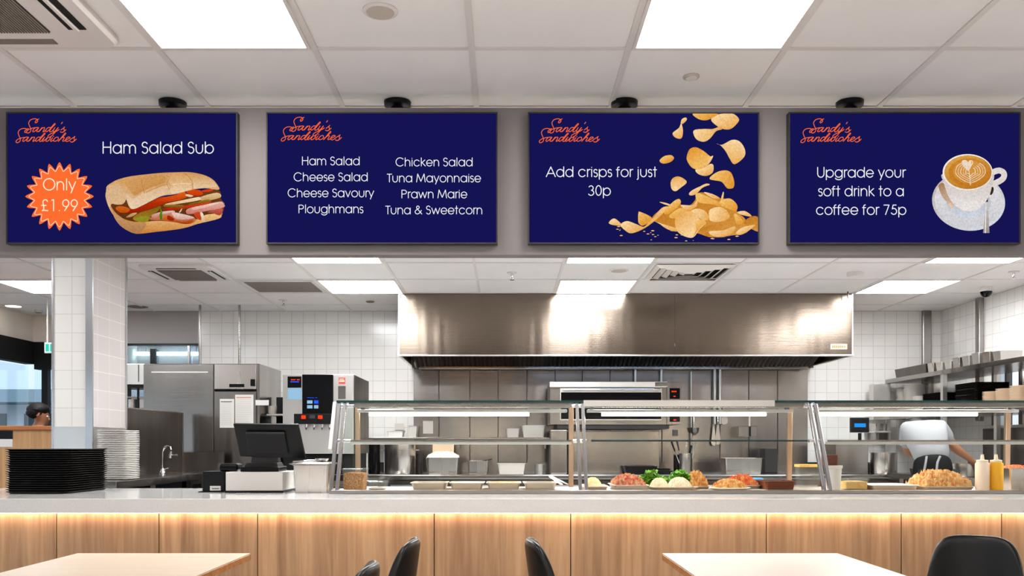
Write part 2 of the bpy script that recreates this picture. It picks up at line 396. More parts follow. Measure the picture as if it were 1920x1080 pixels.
# tiled column
cx0, cx1, cy0, cy1 = PX(100, 6.6), -3.04, 6.6, 7.2
zs = PZ(800, 6.6)
col = struct('column', B(cx0, cx1, cy0, cy1, zs, CZ), 'column_tile_x')
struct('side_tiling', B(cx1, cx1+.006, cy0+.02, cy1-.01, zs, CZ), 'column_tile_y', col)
struct('steel_cladding', B(cx0-.004, cx1+.004, cy0-.006, cy1+.004, 0, zs), 'steel_light', col)
m = MB().bar((cx1-.006, cy0-.004, 0), (cx1-.006, cy0-.004, CZ), .05, .02).box(cx1+.004, cx1+.016, cy1-.02, cy1+.004, 0, CZ)
struct('corner_trim', m, 'post_steel', col)
struct('corner_trim', B(cx0-.01, cx0+.004, cy0-.008, cy0+.01, 0, CZ), 'post_steel', col)
# outdoors
tag(obj('ground', B(-60, -5.7, -30, 60, -.12, -.06), 'asphalt'), 'grey street surface outside the entrance windows', 'ground')['kind'] = 'structure'
b = thing('building', 'pale modern building across the street outside the left windows', 'building', (-20, 32, -.06))
obj('wall', B(-30, -12.5, 30, 36, -.06, 3.0).box(-30, -15.2, 30, 36, 3.0, 9), 'outside_white', b)
obj('canopy', B(-30, -13, 28.2, 30, 2.6, 3.0), 'outside_grey', b)
for i in range(5): obj('window', B(-29+i*3.2, -27.6+i*3.2, 29.95, 30.02, 4.3, 5.5), 'outside_grey', b)
for i in range(6): obj('shopfront', B(-29.5+i*2.7, -27.4+i*2.7, 29.95, 30.02, .2, 2.3), 'outside_dark', b)
b = thing('building', 'low brick shop far outside behind the pale building', 'building', (-12, 44, -.06))
obj('wall', B(-24, -6, 42, 46, -.06, 2.6), 'outside_brick', b); obj('roof', B(-24.2, -5.8, 41.8, 46, 2.6, 3.0), 'outside_grey', b)
b = thing('building', 'pale building seen through the small right window', 'building', (16, 16, -.06))
obj('wall', B(12, 22, 14, 18, -.06, 5), 'outside_white', b); obj('roof', B(11.8, 22.2, 13.8, 18.2, 5, 5.2), 'outside_grey', b)

# ------------------------------------------------------------------ ceiling fixtures
def light_panel(x0, x1, y0, y1, label, group):
    t = thing('ceiling_light', label, 'light', ((x0+x1)/2, (y0+y1)/2, CZ-.02), group)
    m = MB().box(x0, x1, y0, y0+.014, CZ-.012, CZ-.0005).box(x0, x1, y1-.014, y1, CZ-.012, CZ-.0005).box(x0, x0+.014, y0+.014, y1-.014, CZ-.012, CZ-.0005).box(x1-.014, x1, y0+.014, y1-.014, CZ-.012, CZ-.0005)
    obj('frame', m, 'tbar', t)
    obj('diffuser', B(x0+.014, x1-.014, y0+.014, y1-.014, CZ-.009, CZ-.004), 'panel_light' if y1 < 4 else 'panel_light_kitchen', t)
d0 = lambda i: -.135+.603*i+.012
for i, lb in ((-2, 'square white ceiling light panel above the leftmost menu screens'), (1, 'square white ceiling light panel above the crisps menu screen')):
    light_panel(d0(i), d0(i+1)-.024, 2.88, 3.458, lb, 'light panels of the dining ceiling')
for i in (-5, -2, 1, 4):
    for y in (-4.35, -1.94, .47):
        light_panel(d0(i), d0(i+1)-.024, y+.012, y+.59, 'square white ceiling light panel behind the viewpoint', 'light panels of the dining ceiling')
g = 'light panels of the kitchen ceiling'
def kl(i, j, lb): light_panel(kx[i]+.012, kx[i+1]-.012, 9.04-GY*(j+1)+.012, 9.04-GY*j-.012, lb, g)
kl(6, 0, 'square ceiling light just left of the extractor hood'); kl(6, 2, 'ceiling light left of the hood, cut by the menu board edge')
kl(9, 0, 'square ceiling light in front of the hood centre'); kl(9, 2, 'ceiling light before the hood centre, cut by the menu board edge')
kl(13, 0, 'square ceiling light just right of the extractor hood'); kl(13, 2, 'ceiling light at top right, cut by the menu board edge')
kl(2, 0, 'square ceiling light left of the tiled column'); kl(2, 4, 'square ceiling light over the tray stack, hidden by the menu board')
kl(9, 4, 'square ceiling light over the display case'); kl(13, 4, 'square ceiling light over the right of the display case'); kl(6, 4, 'square ceiling light over the cash register')

def cassette(x0, x1, y0, y1, label, n, gm='grille'):
    t = thing('air_conditioner', label, 'air conditioner', ((x0+x1)/2, (y0+y1)/2, CZ-.04))
    obj('cover', MB().rrect((x0+x1)/2, (y0+y1)/2, x1-x0, y1-y0, .05, [(CZ-.001, 0), (CZ-.02, 0), (CZ-.03, .012)]), 'tbar', t)
    w = (x1-x0)*.2
    gx0, gx1, gy0, gy1 = x0+w, x1-w, y0+w, y1-w*.72
    m = MB(); k = 0
    obj('intake_panel', B(gx0, gx1, gy0, gy1, CZ-.034, CZ-.0305), 'dark_grey', t)
    for i in range(n):
        x = gx0+(gx1-gx0)*(i+.5)/n; m.box(x-(gx1-gx0)/n*.28, x+(gx1-gx0)/n*.28, gy0, gy1, CZ-.037, CZ-.034)
    obj('intake_grille', m, gm, t)
    for s, bx in (('l', (x0+w*.30, x0+w*.62, gy0+.02, gy1-.02)), ('r', (x1-w*.62, x1-w*.30, gy0+.02, gy1-.02)), ('n', (gx0+.02, gx1-.02, y0+w*.3, y0+w*.6))):
        obj('air_slot', B(*bx, CZ-.0335, CZ-.0302), 'black_matte', t)
        f = (bx[0]+.4*(bx[1]-bx[0]), bx[0]+.6*(bx[1]-bx[0]), bx[2], bx[3]) if s != 'n' else (bx[0], bx[1], bx[2]+.4*(bx[3]-bx[2]), bx[2]+.6*(bx[3]-bx[2]))
        obj('louvre', B(*f, CZ-.042, CZ-.0335), 'tbar', t)
    obj('louvre', B(gx0+.02, gx1-.02, y1-w*.42, y1-w*.22, CZ-.033, CZ-.0295), 'grille', t, bevel=.002)
cassette(-2.45, -1.45, 2.42, 3.41, 'large square ceiling air conditioner at the top left corner', 60)
cassette(PX(258, 7.62), PX(397, 7.62), 7.60, 8.24, 'ceiling air conditioner beside the tiled column', 24)
# flush return grille
t = thing('ceiling_vent', 'flat perforated grey vent left of the hood light panel', 'vent', (-2.1, 8.7, CZ-.01))
x0, x1 = kx[5]+.06, kx[6]-.06
obj('frame', B(x0-.03, x1+.03, 8.36, 8.98, CZ-.008, CZ-.001), 'tbar', t)
m = MB()
for i in range(26): y = 8.40+.54*i/26; m.box(x0, x1, y, y+.012, CZ-.012, CZ-.008)
obj('slats', m, 'grille', t)
# square diffuser
xa, xb = kx[10]+.03, kx[11]-.03
t = thing('ceiling_diffuser', 'square louvred air diffuser above the right part of the hood', 'vent', ((xa+xb)/2, 7.92, CZ-.02))
cxx, cyy = (xa+xb)/2, 7.915
obj('back_plate', B(xa+.03, xb-.03, 7.60, 8.23, CZ-.004, CZ-.001), 'black_matte', t)
for k in range(5):
    a = .335-.065*k; b_ = a-.038; m = MB()
    m.add([(cxx+s*q, cyy+r*q*.97, z) for q, z in ((a, CZ-.008), (b_, CZ-.03)) for s, r in ((-1, -1), (1, -1), (1, 1), (-1, 1))],
          [(0, 1, 5, 4), (1, 2, 6, 5), (2, 3, 7, 6), (3, 0, 4, 7)])
    obj('louvre_ring', m, 'tile_plain', t, solid=.003)
def disc(name, label, cat, x, y, r, h, mat='tbar', inner=None, ir=.8):
    t = thing(name, label, cat, (x, y, CZ-h))
    obj('housing', MB().lathe(x, y, [(r*.9, CZ-h), (r, CZ-h*.6), (r, CZ-.0005)], 32), mat, t)
    if inner: obj('face', MB().lathe(x, y, [(r*ir*.95, CZ-h-.003), (r*ir, CZ-h+.0005)], 32), inner, t)
    return t
disc('ceiling_speaker', 'round recessed ceiling speaker above the second menu screen', 'speaker', PX(713, 3.17), 3.17, .062, .008, 'tbar', 'speaker_mesh')
disc('ceiling_sensor', 'small round ceiling sensor above the crisps menu screen', 'sensor', .763, 3.735, .034, .008, 'speaker_mesh', 'tbar', .7)
def yc(py): return F*(CZ-EYE)/(VY-py)
disc('ceiling_speaker', 'round ceiling speaker between the two centre light panels', 'speaker', PX(1160, yc(507)), yc(507), .085, .006, 'tbar', 'speaker_mesh')
disc('smoke_detector', 'round white smoke detector right of the louvred diffuser', 'smoke detector', PX(1603, yc(511)), yc(511), .07, .035, 'tbar', 'tile_plain')
disc('ceiling_speaker', 'round dark ceiling speaker just right of the tiled column', 'speaker', PX(258, yc(575)), yc(575), .11, .006, 'grille', 'grille')
disc('smoke_detector', 'small detector on the entrance ceiling', 'smoke detector', PX(72, yc(581)), yc(581), .04, .03, 'tbar', 'grille')
disc('smoke_detector', 'small flat detector on the ceiling next to the hood left end', 'smoke detector', PX(694, yc(565)), yc(565), .045, .01, 'grille', 'grille')
t = disc('down_light', 'small round glowing downlight at the left frame edge', 'light', PX(25, yc(573)), yc(573), .1, .008, 'tbar', 'down_light')
for (px, py), lb in (((960, 511), 'small fire sprinkler above the hood left half'), ((531, 562), 'small fire sprinkler above the drinks machine'), ((1901, 509), 'small fire sprinkler at the far right of the ceiling')):
    x, y = PX(px, yc(py)), yc(py)
    t = thing('sprinkler', lb, 'sprinkler', (x, y, CZ-.07), 'fire sprinklers')
    obj('rosette', MB().cyl(x, y, CZ-.008, CZ-.0005, .045), 'tbar', t)
    obj('nozzle', MB().lathe(x, y, [(.008, CZ-.06), (.012, CZ-.04), (.012, CZ-.008)], 12), 'chrome', t)
    obj('deflector', MB().cyl(x, y, CZ-.066, CZ-.06, .022), 'chrome', t)
x, y = PX(1849, yc(538)), yc(538)
t = thing('security_camera', 'black dome security camera on the ceiling at right', 'camera', (x, y, CZ-.12))
obj('mount', MB().cyl(x, y, CZ-.045, CZ-.0005, .055), 'tbar', t)
obj('dome', MB().lathe(x, y, [(.002, CZ-.10), (.025, CZ-.095), (.042, CZ-.08), (.052, CZ-.06), (.054, CZ-.045)], 24), 'black_gloss', t)
# pipes
for px, D, py1, lb in ((375, 9.8, 682, 'thin steel pipe where the tiles begin, dropping to the fridge'), (449, 9.8, 682, 'thin steel pipe between tile wall and fridge top, second from left')):
    tag(obj('pipe', MB().tube([(PX(px, D), D, PZ(py1, D)-.4), (PX(px, D), D, CZ)], .013), 'steel'), lb, 'pipe', 'thin ceiling pipes')
tag(obj('pipe', B(PX(1735, WY)-.05, PX(1735, WY)+.05, WY-.05, WY-.001, 1.5, CZ), 'steel', bevel=.01), 'flat steel conduit on the back wall by the right corner', 'pipe')
tag(obj('pipe', B(4.86, 4.919, 9.30, 9.38, 1.5, CZ), 'steel', bevel=.01), 'flat steel conduit on the right tiled wall', 'pipe')
# exit sign
D = 9.4; x0, x1 = PX(83, D), PX(104, D)
t = thing('exit_sign', 'green emergency exit sign left of the tiled column', 'sign', ((x0+x1)/2, D, PZ(663, D)))
obj('case', B(x0, x1, D, D+.03, PZ(662, D), PZ(642, D)), 'white_plastic', t, bevel=.003)
obj('face', B(x0+.006, x1-.006, D-.003, D, PZ(661, D), PZ(643, D)), 'exit_white', t)
zz0, zz1 = PZ(659, D), PZ(645, D)
obj('pictogram', B(x0+.016, x0+.05, D-.005, D-.003, zz0, zz1).box(x0+.062, x1-.012, D-.005, D-.003, zz0, zz1), 'exit_green', t)
obj('hanger', B(x0+.02, x0+.03, D+.01, D+.02, PZ(642, D), CZ), 'tbar', t); obj('hanger', B(x1-.03, x1-.02, D+.01, D+.02, PZ(642, D), CZ), 'tbar', t)

# ------------------------------------------------------------------ menu board fascia
FY = 3.92; FB = 3.982
zf1 = PZ(202, FY); zf0 = PZ(484, FB)
t = thing('menu_fascia', 'long mauve grey panel hung from the ceiling that carries the menu screens', 'panel', (0, 3.95, zf0))
obj('front_board', B(-2.9, 2.9, FY, FB, zf0, zf1), 'fascia_paint', t, bevel=.002, seg=1)
for px in (323, 745, 1171, 1594):
    x = PX(px, 4.01)
    h = obj('ceiling_mount', MB().lathe(x, 4.015, [(.048, CZ-.028), (.058, CZ-.02), (.06, CZ-.001)], 32), 'black_plastic', t)
    obj('pole', MB().cyl(x, 4.015, zf1-.10, CZ-.02, .031), 'black_plastic', h)
SY = 3.885; K = SY/F               # screen face depth
SC = [(11, 445), (499, 933), (990, 1424), (1479, 1914)]
SL = ['menu screen advertising the ham salad sub for £1.99', 'menu screen listing eight sandwich fillings in two columns', 'menu screen offering crisps for 30p', 'menu screen offering a coffee upgrade for 75p']
screens = []
for (a, b), lb in zip(SC, SL):
    x0, x1, z0, z1 = PX(a, SY), PX(b, SY), PZ(457, SY), PZ(210, SY)
    t = thing('menu_screen', lb, 'screen', ((x0+x1)/2, SY+.015, z0), 'menu screens on the grey fascia'); bw = 2.4*K
    m = MB().box(x0, x1, SY, FY, z0, z0+bw).box(x0, x1, SY, FY, z1-bw, z1).box(x0, x0+bw, SY, FY, z0+bw, z1-bw).box(x1-bw, x1, SY, FY, z0+bw, z1-bw)
    obj('bezel', m, 'dark_grey', t)
    obj('display', B(x0+bw, x1-bw, SY+.003, FY, z0+bw, z1-bw), 'navy', t); screens.append(t)
def SP(px, py, lay=1): return (PX(px, SY), SY+.003-.0004*lay, PZ(py, SY))
def catmull(p, n=6, closed=False):
    out = []; L = len(p)
    for i in range(L if closed else L-1):
        g = lambda k: p[k % L] if closed else p[min(max(k, 0), L-1)]
        a, b, c, d = g(i-1), g(i), g(i+1), g(i+2)
        for k in range(n):
            t_ = k/n
            out.append(tuple(.5*((2*b[j])+(-a[j]+c[j])*t_+(2*a[j]-5*b[j]+4*c[j]-d[j])*t_*t_+(-a[j]+3*b[j]-3*c[j]+d[j])*t_**3) for j in (0, 1)))
    if not closed: out.append(p[-1])
    return out
def stroke(m, pts, w, lay=1, col=None, rnd=True):
    for i in range(len(pts)-1):
        (x0, y0), (x1, y1) = pts[i], pts[i+1]; L = math.hypot(x1-x0, y1-y0)
        if L < 1e-6: continue
        nx, ny = -(y1-y0)/L*w/2, (x1-x0)/L*w/2
        m.add([SP(x0+nx, y0+ny, lay), SP(x1+nx, y1+ny, lay), SP(x1-nx, y1-ny, lay), SP(x0-nx, y0-ny, lay)], [(0, 1, 2, 3)], col=col)
    q = pts if rnd else pts[1:-1]
    for (x, y) in q:
        m.add([SP(x+w/2*math.cos(math.pi*k/4), y+w/2*math.sin(math.pi*k/4), lay+.1) for k in range(8)], [tuple(range(8))], col=col)
# thin geometric letters: arcs (cx,cy,rx,ry,a0,a1) and polylines on a 1000-unit body
def arc(cx, cy, rx, ry, a0, a1, n=None):
    n = n or max(6, int(abs(a1-a0)/15)); return [(cx+rx*math.cos(R(a0+(a1-a0)*k/n)), cy+ry*math.sin(R(a0+(a1-a0)*k/n))) for k in range(n+1)]
X = 547; r_ = 270
o_ = lambda cx: arc(cx, 273, 270, 278, 0, 360)
def G(ch):
    if ch == 'a': return 683, [arc(330, 273, 262, 276, 0, 360), [(597, X), (597, 0)]]
    if ch == 'b': return 682, [arc(352, 273, 262, 276, 0, 360), [(85, 740), (85, 0)]]
    if ch == 'c': return 647, [arc(340, 273, 265, 276, 38, 322)]
    if ch == 'd': return 685, [arc(332, 273, 262, 276, 0, 360), [(599, 740), (599, 0)]]
    if ch == 'e': return 650, [[(70, 262), (585, 262)], arc(328, 273, 260, 276, 0, 325)]
    if ch == 'f': return 314, [arc(215, 620, 105, 100, 80, 180)+[(110, 0)], [(20, 520), (250, 520)]]
    if ch == 'g': return 674, [arc(330, 273, 262, 276, 0, 360), [(592, X), (592, 20)]+arc(330, 0, 262, 190, 0, -160)]
    if ch == 'h': return 610, [[(90, 740), (90, 0)], [(90, 280)]+arc(305, 300, 212, 246, 175, 0)+[(517, 0)]]
    if ch == 'i': return 200, [[(100, X), (100, 0)], [(100, 700), (100, 690)]]
    if ch == 'j': return 203, [[(110, X), (110, -120)]+arc(30, -130, 80, 70, 0, -90), [(110, 700), (110, 690)]]
    if ch == 'k': return 502, [[(90, 740), (90, 0)], [(415, X), (95, 262)], [(150, 320), (460, 0)]]
    if ch == 'l': return 200, [[(100, 740), (100, 0)]]
    if ch == 'm': return 938, [[(90, X), (90, 0)], [(90, 300)]+arc(280, 330, 188, 215, 175, 0)+[(468, 0)], [(468, 300)]+arc(658, 330, 188, 215, 175, 0)+[(846, 0)]]
    if ch == 'n': return 610, [[(90, X), (90, 0)], [(90, 280)]+arc(305, 300, 212, 246, 175, 0)+[(517, 0)]]
    if ch == 'o': return 655, [arc(328, 273, 268, 278, 0, 360)]
    if ch == 'p': return 682, [arc(352, 273, 262, 276, 0, 360), [(85, X), (85, -190)]]
    if ch == 'r': return 301, [[(90, X), (90, 0)], [(90, 330)]+arc(250, 340, 160, 205, 170, 75)]
    if ch == 's': return 388, [arc(190, 415, 125, 130, 30, 250)+arc(195, 145, 135, 150, 75, -140)]
    if ch == 't': return 339, [[(165, 730), (165, 0)], [(40, 520), (290, 520)]]
    if ch == 'u': return 608, [[(90, X), (90, 240)]+arc(303, 240, 213, 245, 180, 360)+[(516, X)]]
    if ch == 'v': return 554, [[(60, X), (277, 10), (494, X)]]
    if ch == 'w': return 831, [[(50, X), (235, 10), (415, 520), (596, 10), (780, X)]]
    if ch == 'y': return 536, [[(50, X), (275, 20)], [(490, X), (190, -190)]]
    if ch == 'A': return 740, [[(30, 0), (370, 730), (710, 0)], [(150, 240), (590, 240)]]
    if ch == 'C': return 813, [arc(435, 370, 370, 375, 42, 318)]
    if ch == 'H': return 683, [[(95, 740), (95, 0)], [(590, 740), (590, 0)], [(95, 395), (590, 395)]]
    if ch == 'M': return 919, [[(70, 0), (170, 730), (460, 60), (750, 730), (850, 0)]]
    if ch == 'O': return 869, [arc(435, 370, 375, 375, 0, 360)]
    if ch == 'P': return 592, [[(95, 0), (95, 710), (300, 710)]+arc(310, 535, 200, 175, 90, -90)+[(95, 360)]]
    if ch == 'S': return 498, [arc(245, 560, 165, 165, 25, 245)+arc(250, 200, 185, 205, 70, -150)]
    if ch == 'T': return 426, [[(213, 0), (213, 710)], [(10, 710), (416, 710)]]
    if ch == 'U': return 655, [[(90, 740), (90, 260)]+arc(328, 260, 238, 265, 180, 360)+[(566, 740)]]
    if ch == '0': return 554, [arc(277, 365, 205, 365, 0, 360)]
    if ch == '1': return 554, [[(200, 690), (310, 730), (310, 0)]]
    if ch == '3': return 554, [arc(265, 545, 165, 170, 150, -80)+arc(265, 190, 205, 190, 75, -150)]
    if ch == '5': return 554, [[(440, 710), (210, 710), (150, 420)]+arc(265, 235, 210, 225, 120, -150)]
    if ch == '7': return 554, [[(80, 710), (460, 710), (200, 0)]]
    if ch == '9': return 554, [arc(277, 495, 205, 225, 0, 360), [(465, 400), (200, 0)]]
    if ch == '.': return 277, [[(138, 20), (138, 10)]]
    if ch == '&': return 757, [[(690, 0), (230, 520)]+arc(330, 610, 120, 115, 200, 0)+[(420, 520), (200, 370)]+arc(280, 190, 200, 185, 120, 300)+[(520, 130), (640, 330)]]
    if ch == '£': return 554, [arc(320, 560, 150, 165, 20, 180)+[(175, 480), (220, 300)]+arc(110, 150, 110, 150, 20, -80)+[(150, 40), (480, 10)], [(70, 350), (370, 350)]]
    return 277, []
def text(parent, s, cx, base, em, w=.066, mat='lettering_white', lay=2, left=None):
    tot = sum(G(c)[0] for c in s)*em/1000
    x = left if left is not None else cx-tot/2
    m = MB()
    for c in s:
        adv, st = G(c)
        for p in st: stroke(m, [(x+a*em/1000, base-b*em/1000) for a, b in p], w*em, lay)
        x += adv*em/1000
    return obj('lettering', m, mat, parent)
S1 = [(628,150),(575,180),(547,215),(550,238),(575,235),(600,205),(597,172),(560,150),(505,150),(445,172),(405,220),(402,265),(420,315),(443,365),(450,400),(430,445),(385,470),(352,458),(358,425),(400,390),(460,366),(520,352),(560,350)]
A1 = [(625,350),(580,345),(530,365),(495,410),(492,435),(515,440),(560,410),(625,352),(590,400),(582,430),(600,440),(640,420)]
N1 = [(625,440),(700,345),(640,430)]; N1b = [(640,430),(700,365),(745,345),(760,360),(740,400),(720,435),(735,440),(780,410)]
D1 = [(890,345),(840,348),(800,380),(782,425),(800,440),(850,410),(900,350),(950,290),(985,255),(995,272),(960,310),(905,370),(872,420),(882,445),(920,430),(965,390)]
sh = lambda p, dx, dy: [(a+dx, b+dy) for a, b in p]
LOGO = [S1, A1, N1, N1b, D1, [(990,345),(960,395),(950,430),(970,440),(1010,410),(1065,345)],
 [(1065,345),(1000,440),(940,510),(890,560),(850,570),(832,550),(850,515),(900,485),(980,450),(1050,415),(1085,390)],
 [(1160,225),(1135,260)], [(1125,400),(1180,360),(1207,332),(1188,365),(1200,400),(1190,438),(1150,455),(1110,440)], [(1150,455),(1200,430),(1238,395)],
 sh(S1,-237,217), sh(A1,-227,215), sh(N1,-227,215), sh(N1b,-227,215), sh(D1,-227,215),
 [(760,560),(715,610),(700,645),(725,655),(770,620),(825,570),(795,620),(785,650),(815,655),(860,625),(890,580),(880,545)],
 [(940,575),(900,625),(890,650),(910,655),(950,630)], [(955,540),(962,545)],
 [(1065,595),(1062,565),(1020,565),(975,600),(960,640),(985,655),(1030,640),(1075,605)],
 [(1065,655),(1130,580),(1200,490),(1225,468),(1230,490),(1180,540),(1120,600),(1075,650)], [(1080,640),(1150,575),(1195,565),(1195,590),(1165,635),(1172,655),(1210,640)],
 [(1210,640),(1290,600),(1330,575),(1310,558),(1270,568),(1235,610),(1230,645),(1260,660),(1310,640),(1350,605)],
 [(1350,605),(1410,570),(1440,546),(1422,580),(1427,620),(1412,658),(1370,675),(1335,658)], [(1370,675),(1430,645),(1470,605)]]
for sc, (dx, dy) in zip(screens, ((0, 0), (497.5, -3), (981.7, 0), (1472.5, 0))):
    m = MB()
    for st in LOGO: stroke(m, [(20+x/12+dx, 210+y/12+dy) for x, y in catmull(st, 4)], 1.3, 2)
    obj('logo', m, 'logo_orange', sc)
text(screens[0], 'Ham Salad Sub', 296, 287, 28.6)
bm_ = MB(); pts = []; ins = []
for k in range(160):
    a = 2*math.pi*k/160; ph = (k % 8)/8; tri = abs(ph*2-1); tt = tri*tri*(3-2*tri)*.5+tri*.5
    ro = 50+14.5*tt; ri = 47+10.5*tt
    pts.append((111+ro*math.sin(a), 368-ro*math.cos(a))); ins.append((111+ri*math.sin(a), 368-ri*math.cos(a)))
bm_.add([SP(111, 368, 1)]+[SP(*p, 1) for p in pts], [(0, 1+k, 1+(k+1) % 160) for k in range(160)])
obj('price_badge', bm_, 'burst_orange', screens[0])
m = MB(); stroke(m, ins+[ins[0]], .9, 2); obj('badge_outline', m, 'burst_cream', screens[0])
text(screens[0], 'Only', 111, 356, 28.6, mat='burst_cream', lay=3); text(screens[0], '£1.99', 111, 395, 28.6, mat='burst_cream', lay=3)
for i, s in enumerate(('Ham Salad', 'Cheese Salad', 'Cheese Savoury', 'Ploughmans')): text(screens[1], s, 620, 309+30*i, 20.7)
for i, s in enumerate(('Chicken Salad', 'Tuna Mayonnaise', 'Prawn Marie', 'Tuna & Sweetcorn')): text(screens[1], s, 814, 311+30*i, 20.7)
text(screens[2], 'Add crisps for just', 1128, 331, 25); text(screens[2], '30p', 1124, 366, 25)
for i, s in enumerate(('Upgrade your', 'soft drink to a', 'coffee for 75p')): text(screens[3], s, 1615, 332+35*i, 25)
# pictures shown on the screens
m_ = bpy.data.materials.new('screen_picture'); m_.use_nodes = True; t_ = m_.node_tree; t_.nodes.clear(); MATS['screen_picture'] = m_
o = N(t_, 'ShaderNodeOutputMaterial'); e = N(t_, 'ShaderNodeEmission'); at = N(t_, 'ShaderNodeVertexColor'); at.layer_name = 'Col'
nn = N(t_, 'ShaderNodeTexNoise'); nn.inputs['Scale'].default_value = 130; nn.inputs['Detail'].default_value = 5
co = N(t_, 'ShaderNodeTexCoord'); t_.links.new(co.outputs['Object'], nn.inputs[0])
mr = N(t_, 'ShaderNodeMapRange'); mr.inputs['From Min'].default_value = .3; mr.inputs['From Max'].default_value = .7; mr.inputs['To Min'].default_value = .84; mr.inputs['To Max'].default_value = 1.12
t_.links.new(nn.outputs[0], mr.inputs['Value']); sc_ = N(t_, 'ShaderNodeVectorMath', operation='SCALE')
t_.links.new(at.outputs[0], sc_.inputs[0]); t_.links.new(mr.outputs[0], sc_.inputs['Scale']); t_.links.new(sc_.outputs[0], e.inputs[0]); t_.links.new(e.outputs[0], o.inputs[0])
def shape(parent, name, pts, c, c2, lay, tr, smooth=True, ang=90, clip=None, mat='screen_picture'):
    p = [tr(*q) for q in pts]
    if smooth: p = catmull(p, 4, True)
    if clip: p = [(min(max(x, clip[0]), clip[1]), min(max(y, clip[2]), clip[3])) for x, y in p]
    ca, cb = rgb(c), rgb(c2); dx, dy = math.cos(R(ang)), math.sin(R(ang))
    pr = [x*dx+y*dy for x, y in p]; a, b = min(pr), max(pr)
    cx, cy = sum(x for x, y in p)/len(p), sum(y for x, y in p)/len(p)
    cols = [tuple(ca[j]+(cb[j]-ca[j])*(q-a)/(b-a+1e-6) for j in range(4)) for q in pr]
    tris = geometry.tessellate_polygon([[Vector((x, y, 0)) for x, y in p]])
    m = MB().add([SP(x, y, lay) for x, y in p], [tuple(t) for t in tris], col=cols)
    return m
def merge(ms):
    M = MB()
    for m in ms: M.add(m.v, m.f, col=list(m.c))
    return M
T4 = lambda x, y: (190+x/7.2, 300+y/7.2)
sw = screens[0]
def sl(pts, c, c2, lay, ang=90, sm=True): return shape(sw, '', pts, c, c2, lay, T4, sm, ang)
under = [sl([(60,430),(55,500),(90,620),(160,740),(230,860),(330,940),(450,990),(560,990),(720,970),(900,950),(1100,920),(1300,860),(1580,790),(1625,740),(1655,620),(1640,570),(1500,600),(1000,800),(620,830),(400,820),(250,760),(150,600),(100,450)], (214,160,100), (196,128,56), 1),
 sl([(130,590),(300,560),(800,520),(1100,450),(1560,400),(1610,520),(1655,600),(1600,740),(1250,800),(1000,850),(620,830),(440,830),(300,790),(180,700)], (110,60,26), (92,46,16), 1.5),
 sl([(600,835),(800,820),(1000,840),(1200,860),(1400,740),(1600,730),(1580,790),(1300,860),(1100,920),(720,970),(520,990),(450,985),(560,900)], (236,190,130), (200,124,40), 2),
 sl([(60,430),(70,380),(130,320),(250,320),(300,400),(330,520),(290,590),(200,600),(140,590),(120,640),(160,740),(100,640),(55,500)], (216,178,134), (222,184,140), 2),
 sl([(160,740),(240,760),(350,830),(520,850),(610,860),(540,960),(450,990),(330,940),(230,860)], (200,152,108), (176,120,72), 2.2)]
